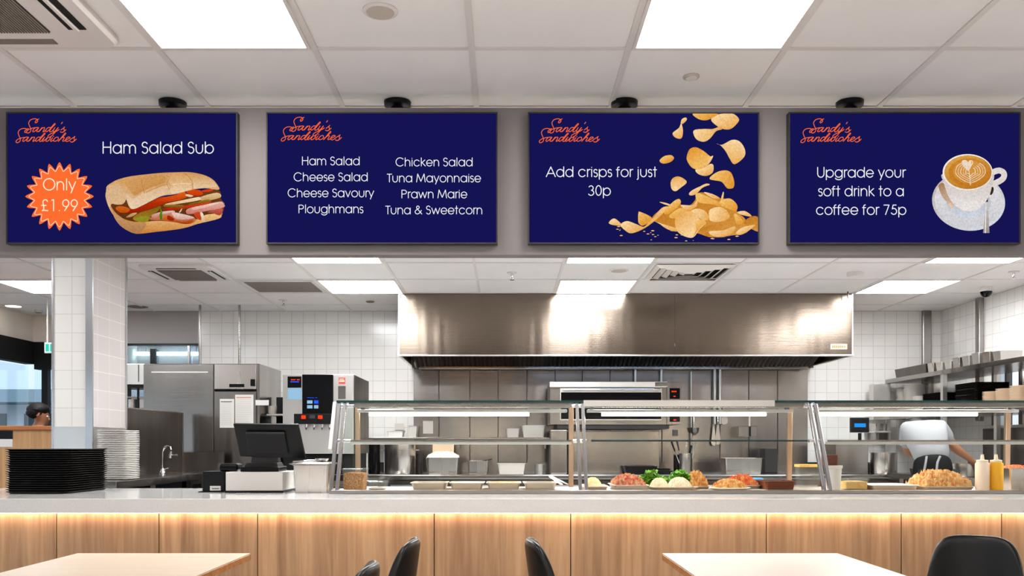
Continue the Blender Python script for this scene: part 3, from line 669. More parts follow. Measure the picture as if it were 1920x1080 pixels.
filling = [sl([(650,790),(800,710),(980,690),(1010,720),(1250,770),(1230,850),(1100,862),(900,815),(720,812)], (206,140,110), (176,84,40), 2.6),
 sl([(960,705),(1150,740),(1250,775),(1160,800),(1040,800),(980,770)], (236,206,196), (212,160,146), 3),
 sl([(680,740),(800,700),(960,680),(980,700),(840,730),(700,780)], (226,190,180), (196,120,100), 3),
 sl([(820,810),(880,745),(950,790),(1100,835),(1210,800),(1235,830),(1150,862),(980,838)], (214,110,40), (160,56,14), 3.1),
 sl([(900,745),(980,790),(960,820),(890,800)], (176,40,10), (150,30,8), 3.3),
 sl([(1160,660),(1350,612),(1600,560),(1650,590),(1645,640),(1400,692),(1170,730)], (228,176,166), (196,112,98), 3.2),
 sl([(1230,640),(1450,590),(1600,575),(1450,625),(1250,672)], (240,208,196), (226,170,156), 3.4),
 sl([(1430,700),(1630,650),(1600,745),(1500,715)], (196,92,74), (170,66,50), 3.1),
 sl([(1255,715),(1330,705),(1345,810),(1270,770)], (206,70,30), (190,60,24), 3.3), sl([(1335,705),(1370,720),(1400,820),(1380,830),(1345,770)], (240,220,196), (220,180,150), 3.4),
 sl([(430,770),(520,710),(680,660),(800,620),(760,690),(680,740),(620,830),(520,832),(440,810)], (128,92,24), (164,128,34), 2.8),
 sl([(460,790),(540,760),(640,770),(600,820),(510,822)], (150,140,40), (132,140,30), 3.5),
 sl([(340,760),(430,710),(480,715),(420,760),(350,775)], (214,170,110), (180,130,80), 3),
 sl([(830,655),(1000,632),(1200,605),(1450,568),(1455,590),(1150,650),(1000,672),(850,672)], (206,70,20), (170,30,8), 3.5),
 sl([(1180,590),(1300,560),(1440,530),(1470,560),(1300,585),(1190,606)], (150,112,40), (120,80,24), 3.4),
 sl([(870,590),(1100,540),(1300,500),(1330,510),(1325,540),(1100,580),(900,608)], (246,222,184), (222,180,130), 3.6),
 sl([(1330,500),(1560,440),(1612,500),(1450,545),(1340,545)], (226,196,150), (196,150,90), 3.3),
 sl([(850,600),(1000,600),(1110,610),(1100,640),(960,640),(850,630)], (150,110,40), (120,80,20), 3.6),
 sl([(1045,705),(1090,650),(1070,700)], (240,220,190), (220,190,150), 3.8),
 sl([(190,645),(300,680),(440,650),(560,620),(800,500),(1000,510),(1130,480),(1140,505),(900,570),(700,645),(480,708),(300,715),(215,695)], (196,56,14), (150,26,4), 3.7),
 sl([(190,645),(260,620),(380,655),(350,706),(250,705)], (206,100,24), (190,76,12), 3.75),
 sl([(740,550),(860,500),(1000,470),(1110,425),(1150,470),(1130,510),(1000,550),(850,560)], (224,96,24), (196,58,8), 3.9),
 sl([(1145,430),(1200,400),(1330,408),(1372,460),(1300,480),(1190,460)], (216,72,14), (206,56,6), 3.9), sl([(1350,415),(1430,395),(1515,392),(1480,418),(1400,432)], (216,70,14), (206,56,6), 3.9),
 sl([(1150,460),(1240,480),(1200,500),(1140,480)], (240,210,180), (230,190,150), 4),
 sl([(790,630),(822,700),(820,800),(795,810),(780,740),(800,690)], (104,150,14), (70,110,10), 4, sm=False)]
top = [sl([(68,385),(75,350),(130,310),(230,260),(420,215),(780,175),(1000,165),(1200,165),(1380,200),(1500,260),(1570,340),(1582,400),(1400,380),(1230,400),(1000,460),(800,490),(560,610),(440,660),(380,640),(330,520),(290,400),(220,325),(130,335)], (208,154,92), (226,186,140), 4.4),
 sl([(230,275),(420,235),(640,215),(820,200),(860,300),(700,360),(560,420),(440,480),(340,350)], (214,162,100), (200,142,76), 4.6, 60),
 sl([(900,200),(1100,185),(1200,260),(1210,320),(1000,350),(930,330)], (214,162,100), (226,184,132), 4.6), sl([(1150,180),(1380,215),(1500,280),(1560,360),(1400,370),(1240,380),(1225,290)], (206,150,86), (232,200,160), 4.6),
 sl([(430,520),(600,430),(760,380),(890,335),(920,360),(930,440),(800,488),(560,608),(440,655),(390,640),(345,520),(320,440),(360,470)], (222,184,140), (234,206,176), 4.8),
 sl([(940,350),(1080,330),(1220,340),(1225,390),(1000,450),(935,440)], (224,184,136), (238,208,172), 4.8)]
cr = MB()
for p in ([(545,270),(550,350),(585,450)], [(875,210),(920,240),(885,310),(920,400)], [(1130,180),(1190,240),(1228,300),(1235,390)], [(600,440),(820,340),(890,330)]):
    stroke(cr, catmull([T4(*q) for q in p], 4), 1.0, 5.2, col=rgb((186,126,64)))
stroke(cr, catmull([T4(*q) for q in [(960,330),(1100,315),(1210,322)]], 4), 2.0, 5.4, col=rgb((236,206,166)))
obj('sandwich_picture', merge(under+filling+top+[cr]), 'screen_picture', sw)
T5 = lambda x, y: (1120+x/4.154, 200+y/4.154)
cp = (992.6, 1421.4, 212.6, 454.4)
def ch(pts, lay=1, tone=0, ang=60):
    base = [((252,216,160),(232,170,84)), ((244,196,110),(226,150,44)), ((196,124,36),(214,148,62))][tone]
    return shape(screens[2], '', pts, base[0], base[1], lay, T5, True, ang, cp)
chips = [ch([(750,48),(935,48),(900,85),(840,105),(780,90)], 1, 1), ch([(890,110),(905,75),(960,55),(1050,50),(1105,95),(1080,140),(1030,175),(960,165)], 1, 0),
 ch([(750,185),(830,172),(900,172),(965,150),(970,175),(925,190),(880,245),(830,272),(770,250)], 1.3, 0, 20), ch([(655,130),(668,190),(655,245),(610,240),(587,205),(635,165)], 1, 0), ch([(650,130),(660,95),(690,83),(698,100),(670,130)], 1, 0),
 ch([(485,420),(520,385),(575,376),(598,400),(570,430),(515,442)], 1, 1), ch([(765,490),(830,475),(880,445),(905,455),(900,510),(850,538),(790,525)], 1, 0),
 ch([(697,390),(720,330),(770,315),(830,345),(880,385),(903,382),(880,425),(840,470),(790,488),(740,475),(705,430)], 1.4, 1, 240), ch([(790,480),(850,440),(885,390),(903,384),(880,430),(840,472)], 1.8, 0),
 ch([(925,283),(970,296),(1050,257),(1110,270),(1150,330),(1145,390),(1070,447),(1030,400),(1000,345),(960,300)], 1, 0, 100),
 ch([(572,590),(590,555),(630,542),(675,560),(697,590),(650,630),(610,657),(580,640)], 1, 0, -90), ch([(875,562),(920,515),(985,495),(1040,510),(1067,580),(1060,630),(1015,635),(985,600),(960,580)], 1, 1, 20),
 ch([(715,675),(740,650),(800,620),(850,598),(877,607),(820,630),(770,680),(725,690)], 1, 0)]
pile = [ch([(440,878),(605,885),(640,960),(600,970),(540,950),(490,915)], 1.2, 0),
 ch([(430,880),(480,810),(540,780),(600,735),(640,720),(655,765),(720,768),(765,720),(770,680),(830,668),(960,712),(1040,720),(1088,765),(1090,820),(1150,870),(1180,960),(1120,995),(1060,1000),(960,1015),(860,1010),(780,985),(700,985),(600,940)], 1.5, 2),
 ch([(318,880),(320,830),(335,818),(430,870),(360,925),(325,910)], 1.2, 1), ch([(90,905),(110,878),(140,872),(185,910),(180,925),(120,920)], 1, 0),
 ch([(180,920),(230,890),(300,912),(360,935),(400,900),(430,872),(500,790),(550,778),(520,820),(470,870),(370,945),(270,985),(220,965)], 1.9, 0),
 ch([(520,820),(590,740),(640,718),(645,760),(560,835)], 2, 1), ch([(485,742),(540,750),(640,790),(540,765)], 2, 0), ch([(560,850),(640,790),(740,800),(700,840),(600,870)], 2.1, 1),
 ch([(650,765),(740,765),(780,720),(770,780),(700,800)], 2.1, 0), ch([(765,690),(790,672),(860,700),(960,745),(1000,790),(900,760),(790,745)], 2.2, 1), ch([(830,665),(900,680),(955,712),(900,712)], 2.1, 0), ch([(960,735),(978,668),(986,670),(978,735)], 2.1, 0),
 ch([(950,750),(980,722),(1040,716),(1090,765),(1080,808),(1010,790)], 2.2, 1, 40), ch([(725,840),(740,805),(790,793),(850,820),(868,875),(830,885),(780,860)], 2.4, 0, 20), ch([(870,850),(880,800),(950,780),(1010,810),(1030,865),(960,895),(885,890)], 2.6, 0, 30),
 ch([(1090,820),(1150,812),(1200,845),(1190,855),(1120,840)], 2.2, 0), ch([(1140,900),(1210,852),(1262,872),(1266,970),(1190,945)], 2.3, 2), ch([(1080,985),(1130,940),(1230,920),(1180,965),(1120,997)], 2.6, 0), ch([(1070,830),(1130,880),(1120,920),(1080,900)], 2.2, 1),
 ch([(875,970),(980,962),(1075,930),(1050,985),(960,1012),(890,1000)], 2.7, 0), ch([(840,985),(900,980),(1000,1012),(870,1015)], 2.5, 2), ch([(790,960),(900,920),(1040,920),(950,950),(840,970)], 2.3, 2),
 ch([(605,905),(618,845),(690,812),(760,830),(800,880),(850,900),(800,950),(745,1018),(670,1005),(620,965)], 3, 0, 230), ch([(760,900),(800,880),(850,898),(800,945),(750,1010),(770,950)], 3.3, 1)]
rnd = random.Random(4)
for k in range(34):
    x = rnd.choice([rnd.uniform(40, 600), rnd.uniform(600, 1150)]); y = rnd.uniform(960, 1045) if x > 300 else rnd.uniform(920, 1020); w = rnd.uniform(4, 15)
    pile.append(ch([(x-w, y), (x, y-w*.35), (x+w, y), (x, y+w*.3)], 1.1, 0))
obj('crisps_picture', merge(chips+pile), 'screen_picture', screens[2])
T6 = lambda x, y: (1720+x/6, 270+y/6)
def ell(cx, cy, rx, ry, c, c2, lay, ang=90, rot=0):
    return shape(None, '', [(cx+rx*math.cos(a)*math.cos(rot)-ry*math.sin(a)*math.sin(rot), cy+rx*math.cos(a)*math.sin(rot)+ry*math.sin(a)*math.cos(rot)) for a in [2*math.pi*k/20 for k in range(20)]], c, c2, lay, T6, True, ang)
cup = [ell(580, 645, 412, 328, (196,184,178), (214,218,226), 1, 60, .12), ell(580, 640, 385, 300, (226,222,222), (206,206,212), 1.3, 90, .12), ell(580, 660, 250, 170, (180,172,172), (206,214,228), 1.5),
 shape(None, '', [(240,470),(300,440),(340,560),(400,670),(380,690),(290,600)], (168,122,84), (206,180,160), 1.7, T6),
 ell(380, 690, 14, 34, (240,190,130), (240,200,150), 1.9, 90, -.5)]
hd = MB(); stroke(hd, catmull([T6(*q) for q in [(830,330),(880,305),(935,298),(978,330),(968,385),(910,425),(850,450)]], 5), 11, 2.0, col=rgb((226,216,210)))
cup += [ell(838, 525, 22, 48, (30,24,20), (60,44,30), 1.9, 90, .25), shape(None, '', [(772,600),(800,600),(797,650),(775,650)], (30,26,24), (40,34,30), 2.0, T6, False), shape(None, '', [(775,650),(797,650),(815,1000),(742,1000)], (206,200,196), (150,140,136), 2.1, T6, False),
 shape(None, '', [(772,660),(780,660),(775,1000),(760,1000)], (236,232,228), (226,220,216), 2.2, T6, False), hd,
 shape(None, '', [(290,330),(300,430),(340,560),(400,660),(480,730),(580,755),(680,735),(770,650),(820,560),(845,450),(848,330),(568,300)], (206,196,192), (232,224,220), 2.5, T6),
 shape(None, '', [(420,600),(580,618),(760,585),(700,700),(580,740),(480,715)], (224,216,212), (236,230,226), 2.7, T6),
 ell(568, 316, 281, 204, (244,238,232), (238,232,228), 3), ell(572, 316, 266, 190, (216,160,72), (188,116,32), 3.3, 60), ell(578, 318, 225, 158, (206,134,44), (196,122,34), 3.5), ell(585, 312, 180, 128, (214,150,66), (206,140,54), 3.7)]
la = MB(); cc = rgb((240,222,200))
for s in (-1, 1):
    for k in range(5):
        w = 1-.17*k
        p = [(600, 440-20*k), (600+s*(90*w), 400-18*k), (600+s*(165*w), 330), (600+s*(150*w), 250+8*k), (600+s*(100*w), 215+14*k)]
        stroke(la, catmull([T6(*q) for q in p], 6), .8 if k % 2 else 1.1, 4, col=cc)
    stroke(la, catmull([T6(*q) for q in [(575, 300), (575+s*28, 250), (575+s*50, 205), (575+s*28, 185), (575, 215)]], 5), 1.6, 4.2, col=cc)
stroke(la, [T6(600, 460), T6(575, 215)], 1.2, 4.2, col=cc)
cup += [la, shape(None, '', [(575,300),(505,225),(510,185),(545,180),(572,205),(590,182),(608,200),(605,235)], (240,222,206), (232,206,180), 4.3, T6)]
obj('coffee_picture', merge(cup), 'screen_picture', screens[3])
# ------------------------------------------------------------------ serving counter
CT = .964; CF = 4.84
t = thing('serving_counter', 'long serving counter with pale quartz top and oak front', 'counter', (0, 5.3, 0))
obj('countertop', B(-5.2, 4.85, CF, 6.02, CT-.077, CT), 'quartz', t, bevel=.004)
obj('carcass', B(-5.2, 4.85, 5.0, 5.98, 0, CT-.078), 'dark_grey', t)
seams = [-640, 106, 298, 483, 814, 1070, 1437, 1690, 1878, 2270]
for a, b in zip(seams[:-1], seams[1:]):
    y = 4.95; obj('front_panel', B(PX(a, y)+.0025, PX(b, y)-.0025, y, y+.03, .06, CT-.078), 'oak_panel', t, bevel=.001, seg=1)
obj('plinth', B(-5.15, 4.8, 4.99, 5.0, 0, .06), 'black_matte', t)
obj('light_strip', B(-5.1, 4.8, 4.915, 4.935, CT-.083, CT-.0775), 'led_strip', t, label='glowing warm light strip under the counter edge')

# ------------------------------------------------------------------ dining tables and chairs
def table(x0, x1, y0, y1, mat, label):
    cx, cy = (x0+x1)/2, (y0+y1)/2
    t = thing('dining_table', label, 'table', (cx, cy, 0))
    obj('tabletop', B(x0+.002, x1-.002, y0+.002, y1-.002, .746, .75), mat, t)
    obj('edge_band', B(x0, x1, y0, y1, .718, .746), 'edge_oak', t, bevel=.002, seg=1)
    for s in (-1, 1):
        obj('leg', MB().cyl(cx, cy+s*.33, .02, .7175, .03), 'chair_leg', t)
        obj('foot', MB().rrect(cx, cy+s*.33, .5, .08, .03, [(0, 0), (.02, 0)]), 'chair_leg', t)
table(-1.99, -1.187, 3.0, 4.19, 'table_oak', 'oak topped dining table at the left, in front of the counter')
table(.72, 1.534, 3.0, 4.19, 'table_white', 'dining table with a glossy white top at the right')
def make_chair():
    t = thing('dining_chair', 'x', 'chair', (0, 0, 0), 'black dining chairs in front of the counter')
    # wraparound back: facing +Y
    m = MB(); nu, nv = 16, 7; vs = []; fs = []
    for j in range(nv+1):
        for i in range(nu+1):
            u = -1+2*i/nu; v = j/nv
            zt = .865-.22*abs(u)**5; zb = .50+.05*abs(u)
            z = zb+(zt-zb)*v; a = u*1.02; rr = .212+.012*v
            vs.append((rr*1.0*math.sin(a), .0-rr*.95*math.cos(a)-.035*v+.02, z))
    for j in range(nv):
        for i in range(nu): a = j*(nu+1)+i; fs.append((a, a+1, a+nu+2, a+nu+1))
    m.add(vs, fs, True); obj('backrest', m, 'leather', t, solid=.034, sub=2)
    obj('seat', MB().rrect(0, .02, .45, .45, .12, [(.425, .03), (.44, 0), (.465, 0), (.482, .02), (.485, .06)], 6), 'leather', t, bevel=.004)
    for sx in (-1, 1):
        for sy in (-1, 1): obj('leg', MB().tube([(sx*.15, .02+sy*.15, .424), (sx*.22, .02+sy*.22, 0)], [.016, .011]), 'chair_leg', t)
        obj('back_support', MB().bar((sx*.19, -.10, .44), (sx*.20, -.13, .56), .03, .012), 'chair_leg', t)
    return t
c0 = make_chair(); first = True
for x, y, a, lb in ((-.60, 3.76, 90, 'black leather chair facing left beside the oak table, its farther one on the right side'),
                    (-.66, 2.98, 92, 'black leather chair at the bottom edge, nearer one right of the oak table'),
                    (.315, 3.76, -88, 'black leather chair facing right at the left side of the white table'),
                    (1.905, 3.70, 148, 'large black leather chair back at the bottom right corner'),
                    (-2.31, 3.74, -90, 'black leather chair cut by the left picture edge')):
    if first: o = c0; first = False; o.location = (x, y, 0); o.rotation_euler = (0, 0, R(a)); o['label'] = lb
    else: dup(c0, (x, y, 0), R(a), lb)

# ------------------------------------------------------------------ glass display case
XB = [-1.004, .436, 1.879, 3.32]; Yf0, Yf1, Yb = 5.35, 5.62, 6.00
zt = PZ(752, 5.62); zb = CT+.012
t = thing('display_case', 'long sloped glass food display case with chrome posts on the counter', 'display case', (1.2, 5.7, CT))
obj('deck', B(XB[0]-.03, XB[3]+.03, Yf0-.03, Yb+.01, CT+.0005, CT+.012), 'pan_light', t)
obj('front_rail', B(XB[0]-.04, XB[3]+.03, Yf0-.045, Yf0-.02, CT+.0005, CT+.022), 'steel', t, bevel=.003)
def Yf(z): return Yf0+(Yf1-Yf0)*(z-zb)/(zt-zb)
for i, x in enumerate(XB):
    for dx in ((0, .036) if i else (-.036, 0)):
        obj('post', MB().bar((x+dx, Yf0-.005, zb), (x+dx, Yf1-.005, zt-.012), .02, .03, up=(0, 1, 0)), 'post_steel', t, bevel=.003)
    obj('back_post', MB().bar((x+(.02 if i == 0 else -.01), Yb-.015, zb), (x+(.02 if i == 0 else -.01), Yb-.03, zt-.02), .032, .03, up=(0, 1, 0)), 'tan_post', t, bevel=.003)
    for z in (zt-.03, PZ(827, Yf(1.28))):
        c_ = obj('bracket', MB().tube([(x-.03, Yf(z)+.03, z), (x+.05, Yf(z)+.03, z)], .011), 'chrome', t)
xl = XB[0]
obj('end_guard', MB().bar((xl-.062, Yf0+.11, 1.22), (xl-.062, Yf1-.01, zt-.012), .022, .03, up=(0, 1, 0)), 'white_plastic', t, bevel=.003)
for i in range(3):
    a, b = XB[i]+.02, XB[i+1]-.02
    if i: a += .03
    m = MB().add([(a, Yf0+.006, zb), (b, Yf0+.006, zb), (b, Yf1+.004, zt-.012), (a, Yf1+.004, zt-.012), (a, Yf0+.012, zb), (b, Yf0+.012, zb), (b, Yf1+.01, zt-.012), (a, Yf1+.01, zt-.012)],
                 [(0, 1, 2, 3), (4, 7, 6, 5), (0, 4, 5, 1), (1, 5, 6, 2), (2, 6, 7, 3), (3, 7, 4, 0)])
    obj('front_glass', m, 'case_glass', t)
    zs_ = 1.277; ys = Yf(zs_)+.02
    s = obj('middle_shelf', B(a+.03, b-.02, ys, Yb-.05, zs_-.003, zs_+.005), 'case_glass', t)
    obj('shelf_edge', B(a+.03, b-.02, ys-.006, ys, zs_-.004, zs_+.006), 'steel' if i != 1 else 'teal_edge', s)
    if i != 1: obj('shelf_rail', B(a+.03, b-.02, ys+.02, ys+.035, zs_-.022, zs_-.004), 'steel_light', s)
    obj('top_frame', B(a, b, Yf1+.01, Yf1+.035, zt-.038, zt-.008), 'steel', t, bevel=.003)
    obj('top_frame', B(a, b, Yb-.05, Yb-.02, zt-.030, zt-.008), 'steel', t, bevel=.003)
    l0, l1 = ((692, 992), (1128, 1436), (1535, 1832))[i]; yy = 5.80; zz = PZ(777, yy)
    h = obj('lamp_housing', B(a+.03, b-.03, yy-.035, yy+.035, zz+.012, zz+.03), 'steel_light', t, bevel=.003)
    obj('tube_lamp', MB().tube([(PX(l0, yy), yy, zz), (PX(l1, yy), yy, zz)], .0105), 'tube_light', h)
    obj('lamp_bracket', B(a+.05, a+.07, yy-.02, yy+.02, zz+.03, zt-.0085).box(b-.07, b-.05, yy-.02, yy+.02, zz+.03, zt-.0085), 'steel', h)
yy = 5.75; zz = PZ(829, yy)
obj('tube_lamp', MB().tube([(PX(1562, yy), yy, zz-.006), (PX(1925, yy), yy, zz-.006)], .007), 'tube_light', t)
g = obj('top_glass', B(XB[0]-.05, XB[3]+.04, Yf1-.02, Yb+.02, zt-.008, zt), 'case_glass', t)
obj('glass_edge', B(XB[0]-.05, XB[3]+.04, Yf1-.026, Yf1-.02, zt-.011, zt+.003), 'teal_edge', g)
obj('top_shelf_plate', B(XB[1]+.04, XB[2]-.22, Yf1-.03, Yf1-.026, zt-.034, zt+.004), 'steel_light', t)  # pale strip added to imitate the white reflection on the middle bay top
obj('end_glass', B(XB[0]-.006, XB[0], Yf1, Yb-.04, zb, zt-.03), 'glass', t)

# ------------------------------------------------------------------ containers
def pan(name, label, cat, x0, x1, y0, y1, z0, z1, mat='pan_steel', food=None, fh=.015, group=None, seed=1, fmat=None, taper=.012, rim=.008):
    t = thing(name, label, cat, ((x0+x1)/2, (y0+y1)/2, z0), group); cx, cy, w, d = (x0+x1)/2, (y0+y1)/2, x1-x0, y1-y0
    rr = min(w, d)*.14; m = MB()
    lv = [(z0, taper+rim), (z1-.004, rim), (z1-.003, 0), (z1, 0), (z1, rim+.003), (z0+.004, taper+rim+.004)]
    # open shell
    n = 5; k = 4*(n+1); vs = []; fs = []
    tmp = MB().rrect(cx, cy, w, d, rr, lv, n)
    m.add(tmp.v, tmp.f[:-1]+[tuple((len(lv)-1)*k+i for i in range(k))])
    obj('pan_body', m, mat, t)
    if food: obj('food', MB().heap(cx, cy, z1-.012, (w/2-rim-.004)*.98, (d/2-rim-.004)*.98, fh+.006, square=True, seed=seed, rough=.5 if fh > .02 else .3), food, t)
    return t
def px_box(px0, px1, D): return PX(px0, D), PX(px1, D)
def cpan(name, label, cat, px0, px1, D, depth, z0, z1, **k):
    a, b = px_box(px0, px1, D); return pan(name, label, cat, a, b, D, D+depth, z0, z1, **k)
def pot(name, label, px0, px1, D, z0, h, mat='pan_steel', handles=True, cat='pot', group=None, lid=False):
    x = PX((px0+px1)/2, D); r = (px1-px0)/2*D/F; y = D+r
    t = thing(name, label, cat, (x, y, z0), group)
    prof = [(r*.96, z0), (r, z0+.01), (r, z0+h-.006), (r+.006, z0+h-.004), (r+.006, z0+h), (r-.004, z0+h), (r-.004, z0+.012)]
    obj('pot_body', MB().lathe(x, y, prof, 36), mat, t)
    if handles:
        for s in (-1, 1):
            zz = z0+h*.8
            obj('handle', MB().tube([(x+s*r*.98, y-.04, zz), (x+s*(r+.03), y-.035, zz), (x+s*(r+.03), y+.035, zz), (x+s*r*.98, y+.04, zz)], .006), 'chrome', t)
    if lid: obj('lid', MB().lathe(x, y, [(r+.004, z0+h+.0005), (r, z0+h+.012), (.03, z0+h+.03), (.02, z0+h+.05)], 36), mat, t)
    return t
# tray stack at the left end of the counter
def copies(mk, n, step, loc, label, top_label, group, jit=0):
    t0 = mk(); t0.location = loc; t0['label'] = label; t0['group'] = group
    for k in range(1, n):
        o = dup(t0, (loc[0]+random.uniform(-jit, jit), loc[1]+random.uniform(-jit, jit), loc[2]+k*step))
        if k == n-1: o['label'] = top_label
        if jit: o.rotation_euler = (0, 0, random.uniform(-jit, jit)*2)
def mk_tray():
    m = MB().rrect(0, 0, .385, .57, .05, [(0, .022), (.009, .008), (.0092, 0), (.0125, 0), (.0135, .003), (.0125, .010), (.006, .026)])
    o = obj('serving_tray', m, 'tray_black'); o['category'] = 'tray'; return o
copies(mk_tray, 20, .0132, (-2.775, 5.60, CT+.0005), 'black serving tray in the tall stack at the left end of the counter', 'topmost black serving tray of the stack at the left end of the counter', 'black trays stacked on the counter', .0025)

# register
t = thing('cash_register', 'black touch screen cash register turned away, on the counter left of the display case', 'cash register', (PX(487, 5.5), 5.6, CT))
xa, xb = px_box(423, 530, 5.45)
obj('cash_drawer', B(xa, xb, 5.45, 5.80, CT+.012, CT+.012+.113), 'white_plastic', t, bevel=.004)
obj('drawer_base', B(xa-.004, xb+.004, 5.452, 5.79, CT+.0005, CT+.012), 'black_plastic', t)
zd = CT+.125
obj('stand_foot', B(PX(450, 5.5), PX(522, 5.5), 5.50, 5.72, zd, zd+.03), 'black_plastic', t, bevel=.006)
obj('stand_foot', MB().tbox(PX(489, 5.52), 5.6, zd+.03, zd+.055, .21, .16, .19, .12), 'dark_grey', t, bevel=.004)
obj('neck', MB().tbox(PX(494, 5.55), 5.61, zd+.055, PZ(842, 5.55), .17, .07, .15, .06), 'dark_grey', t, bevel=.004)
# monitor back: a slab leaning
def quad(pts, D0, D1, th): # front px corners TL,TR,BR,BL with top depth D0 and bottom D1
    ds = (D0, D0, D1, D1); f = [Vector((PX(p[0], d), d, PZ(p[1], d))) for p, d in zip(pts, ds)]
    n = (f[1]-f[0]).cross(f[3]-f[0]).normalized();
    if n.y < 0: n = -n
    bk = [v+n*th for v in f]
    return MB().add(f+bk, [(0, 1, 2, 3), (4, 7, 6, 5), (0, 4, 5, 1), (1, 5, 6, 2), (2, 6, 7, 3), (3, 7, 4, 0)])
obj('monitor', quad([(437, 795), (559, 796), (573, 860), (450, 856)], 5.44, 5.52, .02), 'black_plastic', t, bevel=.004)
obj('monitor_back', quad([(460, 810), (533, 811), (541, 852), (466, 850)], 5.436, 5.497, .02), 'black_plastic', t, bevel=.003)
obj('vent_strip', quad([(460, 811), (533, 812), (534, 814), (460, 813)], 5.433, 5.435, .006), 'dark_grey', t)
obj('screen_bezel', quad([(440, 797), (557, 798), (570, 857), (453, 854)], 5.466, 5.546, .006), 'black_gloss', t)
# receipt printer
t = thing('receipt_printer', 'small black receipt printer left of the cash register', 'printer', (PX(400, 5.6), 5.7, CT))
xa, xb = px_box(379, 421, 5.50)
obj('case', B(xa, xb, 5.50, 5.66, CT+.006, PZ(884, 5.5)), 'black_plastic', t, bevel=.006)
obj('lid', B(PX(408, 5.5), PX(460, 5.5)-.055, 5.52, 5.64, PZ(884, 5.5), PZ(869, 5.5)), 'black_gloss', t, bevel=.016, seg=4)
obj('foot', B(xa-.02, xb+.004, 5.49, 5.67, CT+.0005, CT+.006), 'black_plastic', t)
obj('label_plate', B(PX(393, 5.49), PX(413, 5.49), 5.496, 5.50, PZ(921, 5.5)+.004, PZ(911, 5.5)), 'paper', t)
obj('print_mark', B(PX(397, 5.49), PX(410, 5.49), 5.494, 5.496, PZ(917, 5.49), PZ(915.5, 5.49)), 'label_ink', t)
# steel container with ladle
t = cpan('food_container', 'deep steel food container with a loose lid between register and display case', 'container', 545, 619, 5.42, .22, CT+.0005, PZ(872, 5.42), taper=.012)
xm = PX(586, 5.5); zl = PZ(871, 5.42)
obj('lid', MB().rrect(xm, 5.53, .26, .23, .03, [(zl, 0), (zl+.004, 0), (zl+.012, .012)]), 'pan_steel', t)
obj('ladle', MB().tube([(xm-.12, 5.50, zl+.016), (xm-.02, 5.52, zl+.022), (xm+.02, 5.54, zl+.02)], .006).lathe(xm+.05, 5.54, [(.008, zl+.013), (.035, zl+.02), (.045, zl+.034), (.04, zl+.034)], 20), 'chrome', t)

# ------------------------------------------------------------------ inside the display case
ZC = CT+.0125
def cbox(name, label, px0, px1, D, dep, py1, content, cm):
    a, b = px_box(px0, px1, D); z1 = PZ(py1, D)
    t = thing(name, label, 'container', ((a+b)/2, D+dep/2, ZC))
    obj('food', MB().rrect((a+b)/2, D+dep/2, b-a-.014, dep-.014, .01, [(ZC+.004, 0), (ZC+(z1-ZC)*content, 0), (ZC+(z1-ZC)*content+.006, .03)]), cm, t)
    tmp = MB().rrect((a+b)/2, D+dep/2, b-a, dep, .016, [(ZC, .004), (z1, 0)])
    obj('box_body', tmp, 'clear_plastic', t)
    obj('lid', MB().rrect((a+b)/2, D+dep/2, b-a+.012, dep+.012, .018, [(z1+.0005, 0), (z1+.008, 0), (z1+.012, .01)]), 'clear_plastic', t)
    return t
cbox('storage_box', 'clear box of brown granola at the left end inside the display case', 641, 684, 5.46, .14, 883, .86, 'granola', 'granola') if False else None
def cb2(*a):
    n, l, p0, p1, D, dep, py, ct, cm = a; return cbox(n, l, p0, p1, D, dep, py, ct, cm)
cb2('storage_box', 'clear box of brown granola at the left end inside the display case', 641, 684, 5.46, .14, 882, .86, 'granola')
cb2('storage_box', 'low empty looking clear box right of the granola box', 688, 722, 5.56, .14, 906, .2, 'rice_white')
g = 'steel pans in the left bay of the display case'
for a, b, fd, lb in ((768, 838, 'rice_white', 'empty shiny steel pan, first of the left bay'), (841, 908, 'rice_white', 'steel pan with pale contents, second of the left bay'),
                 (911, 978, 'grain_mix', 'steel pan with orange grains in the left bay'), (981, 1046, None, 'empty steel pan holding tongs in the left bay')):
    cpan('food_pan', lb, 'pan', a, b, 5.56, .30, ZC, ZC+.042, food=fd if a > 900 or a == 841 else None, fh=.006, group=g, mat='pan_light')
t = thing('tongs', 'steel tongs leaning out of the pan by the middle post', 'tongs', (PX(1045, 5.7), 5.7, ZC+.04))
obj('arm', MB().bar((PX(1031, 5.75), 5.75, PZ(894, 5.75)), (PX(1053, 5.6), 5.6, ZC+.03), .016, .004), 'chrome', t)
obj('arm', MB().bar((PX(1033, 5.77), 5.77, PZ(893, 5.77)), (PX(1064, 5.63), 5.63, ZC+.03), .016, .004), 'pan_steel', t)
# middle bay food
D = 5.52
cpan('food_tray', 'steel tray with a golden flat loaf right of the middle post', 'tray', 1093, 1143, D, .34, ZC, ZC+.022, mat='pan_light')
a, b = px_box(1096, 1137, D); tag(obj('flat_bread', MB().heap((a+b)/2, D+.17, ZC+.006, (b-a)/2-.004, .14, .065, rough=.05), 'bread'), 'golden flat loaf just right of the middle post', 'bread')
cpan('food_tray', 'steel tray of grain salad with red pepper pieces', 'tray', 1150, 1218, D, .34, ZC, ZC+.03, food='salad_red', fh=.05, seed=3, mat='pan_light')
cpan('food_tray', 'steel tray holding the folded tortilla wraps', 'tray', 1222, 1312, D, .34, ZC, ZC+.018, mat='pan_light')
for px0, px1, h, lb in ((1221, 1262, .062, 'pale folded tortilla wrap, the left one'), (1254, 1306, .066, 'pale folded tortilla wrap, the right one')):
    a, b = px_box(px0, px1, D)
    tag(obj('tortilla_wrap', MB().heap((a+b)/2, D+.11, ZC+.006, (b-a)/2-.002, .085, h, rough=.08, seed=px0), 'tortilla'), lb, 'wrap')
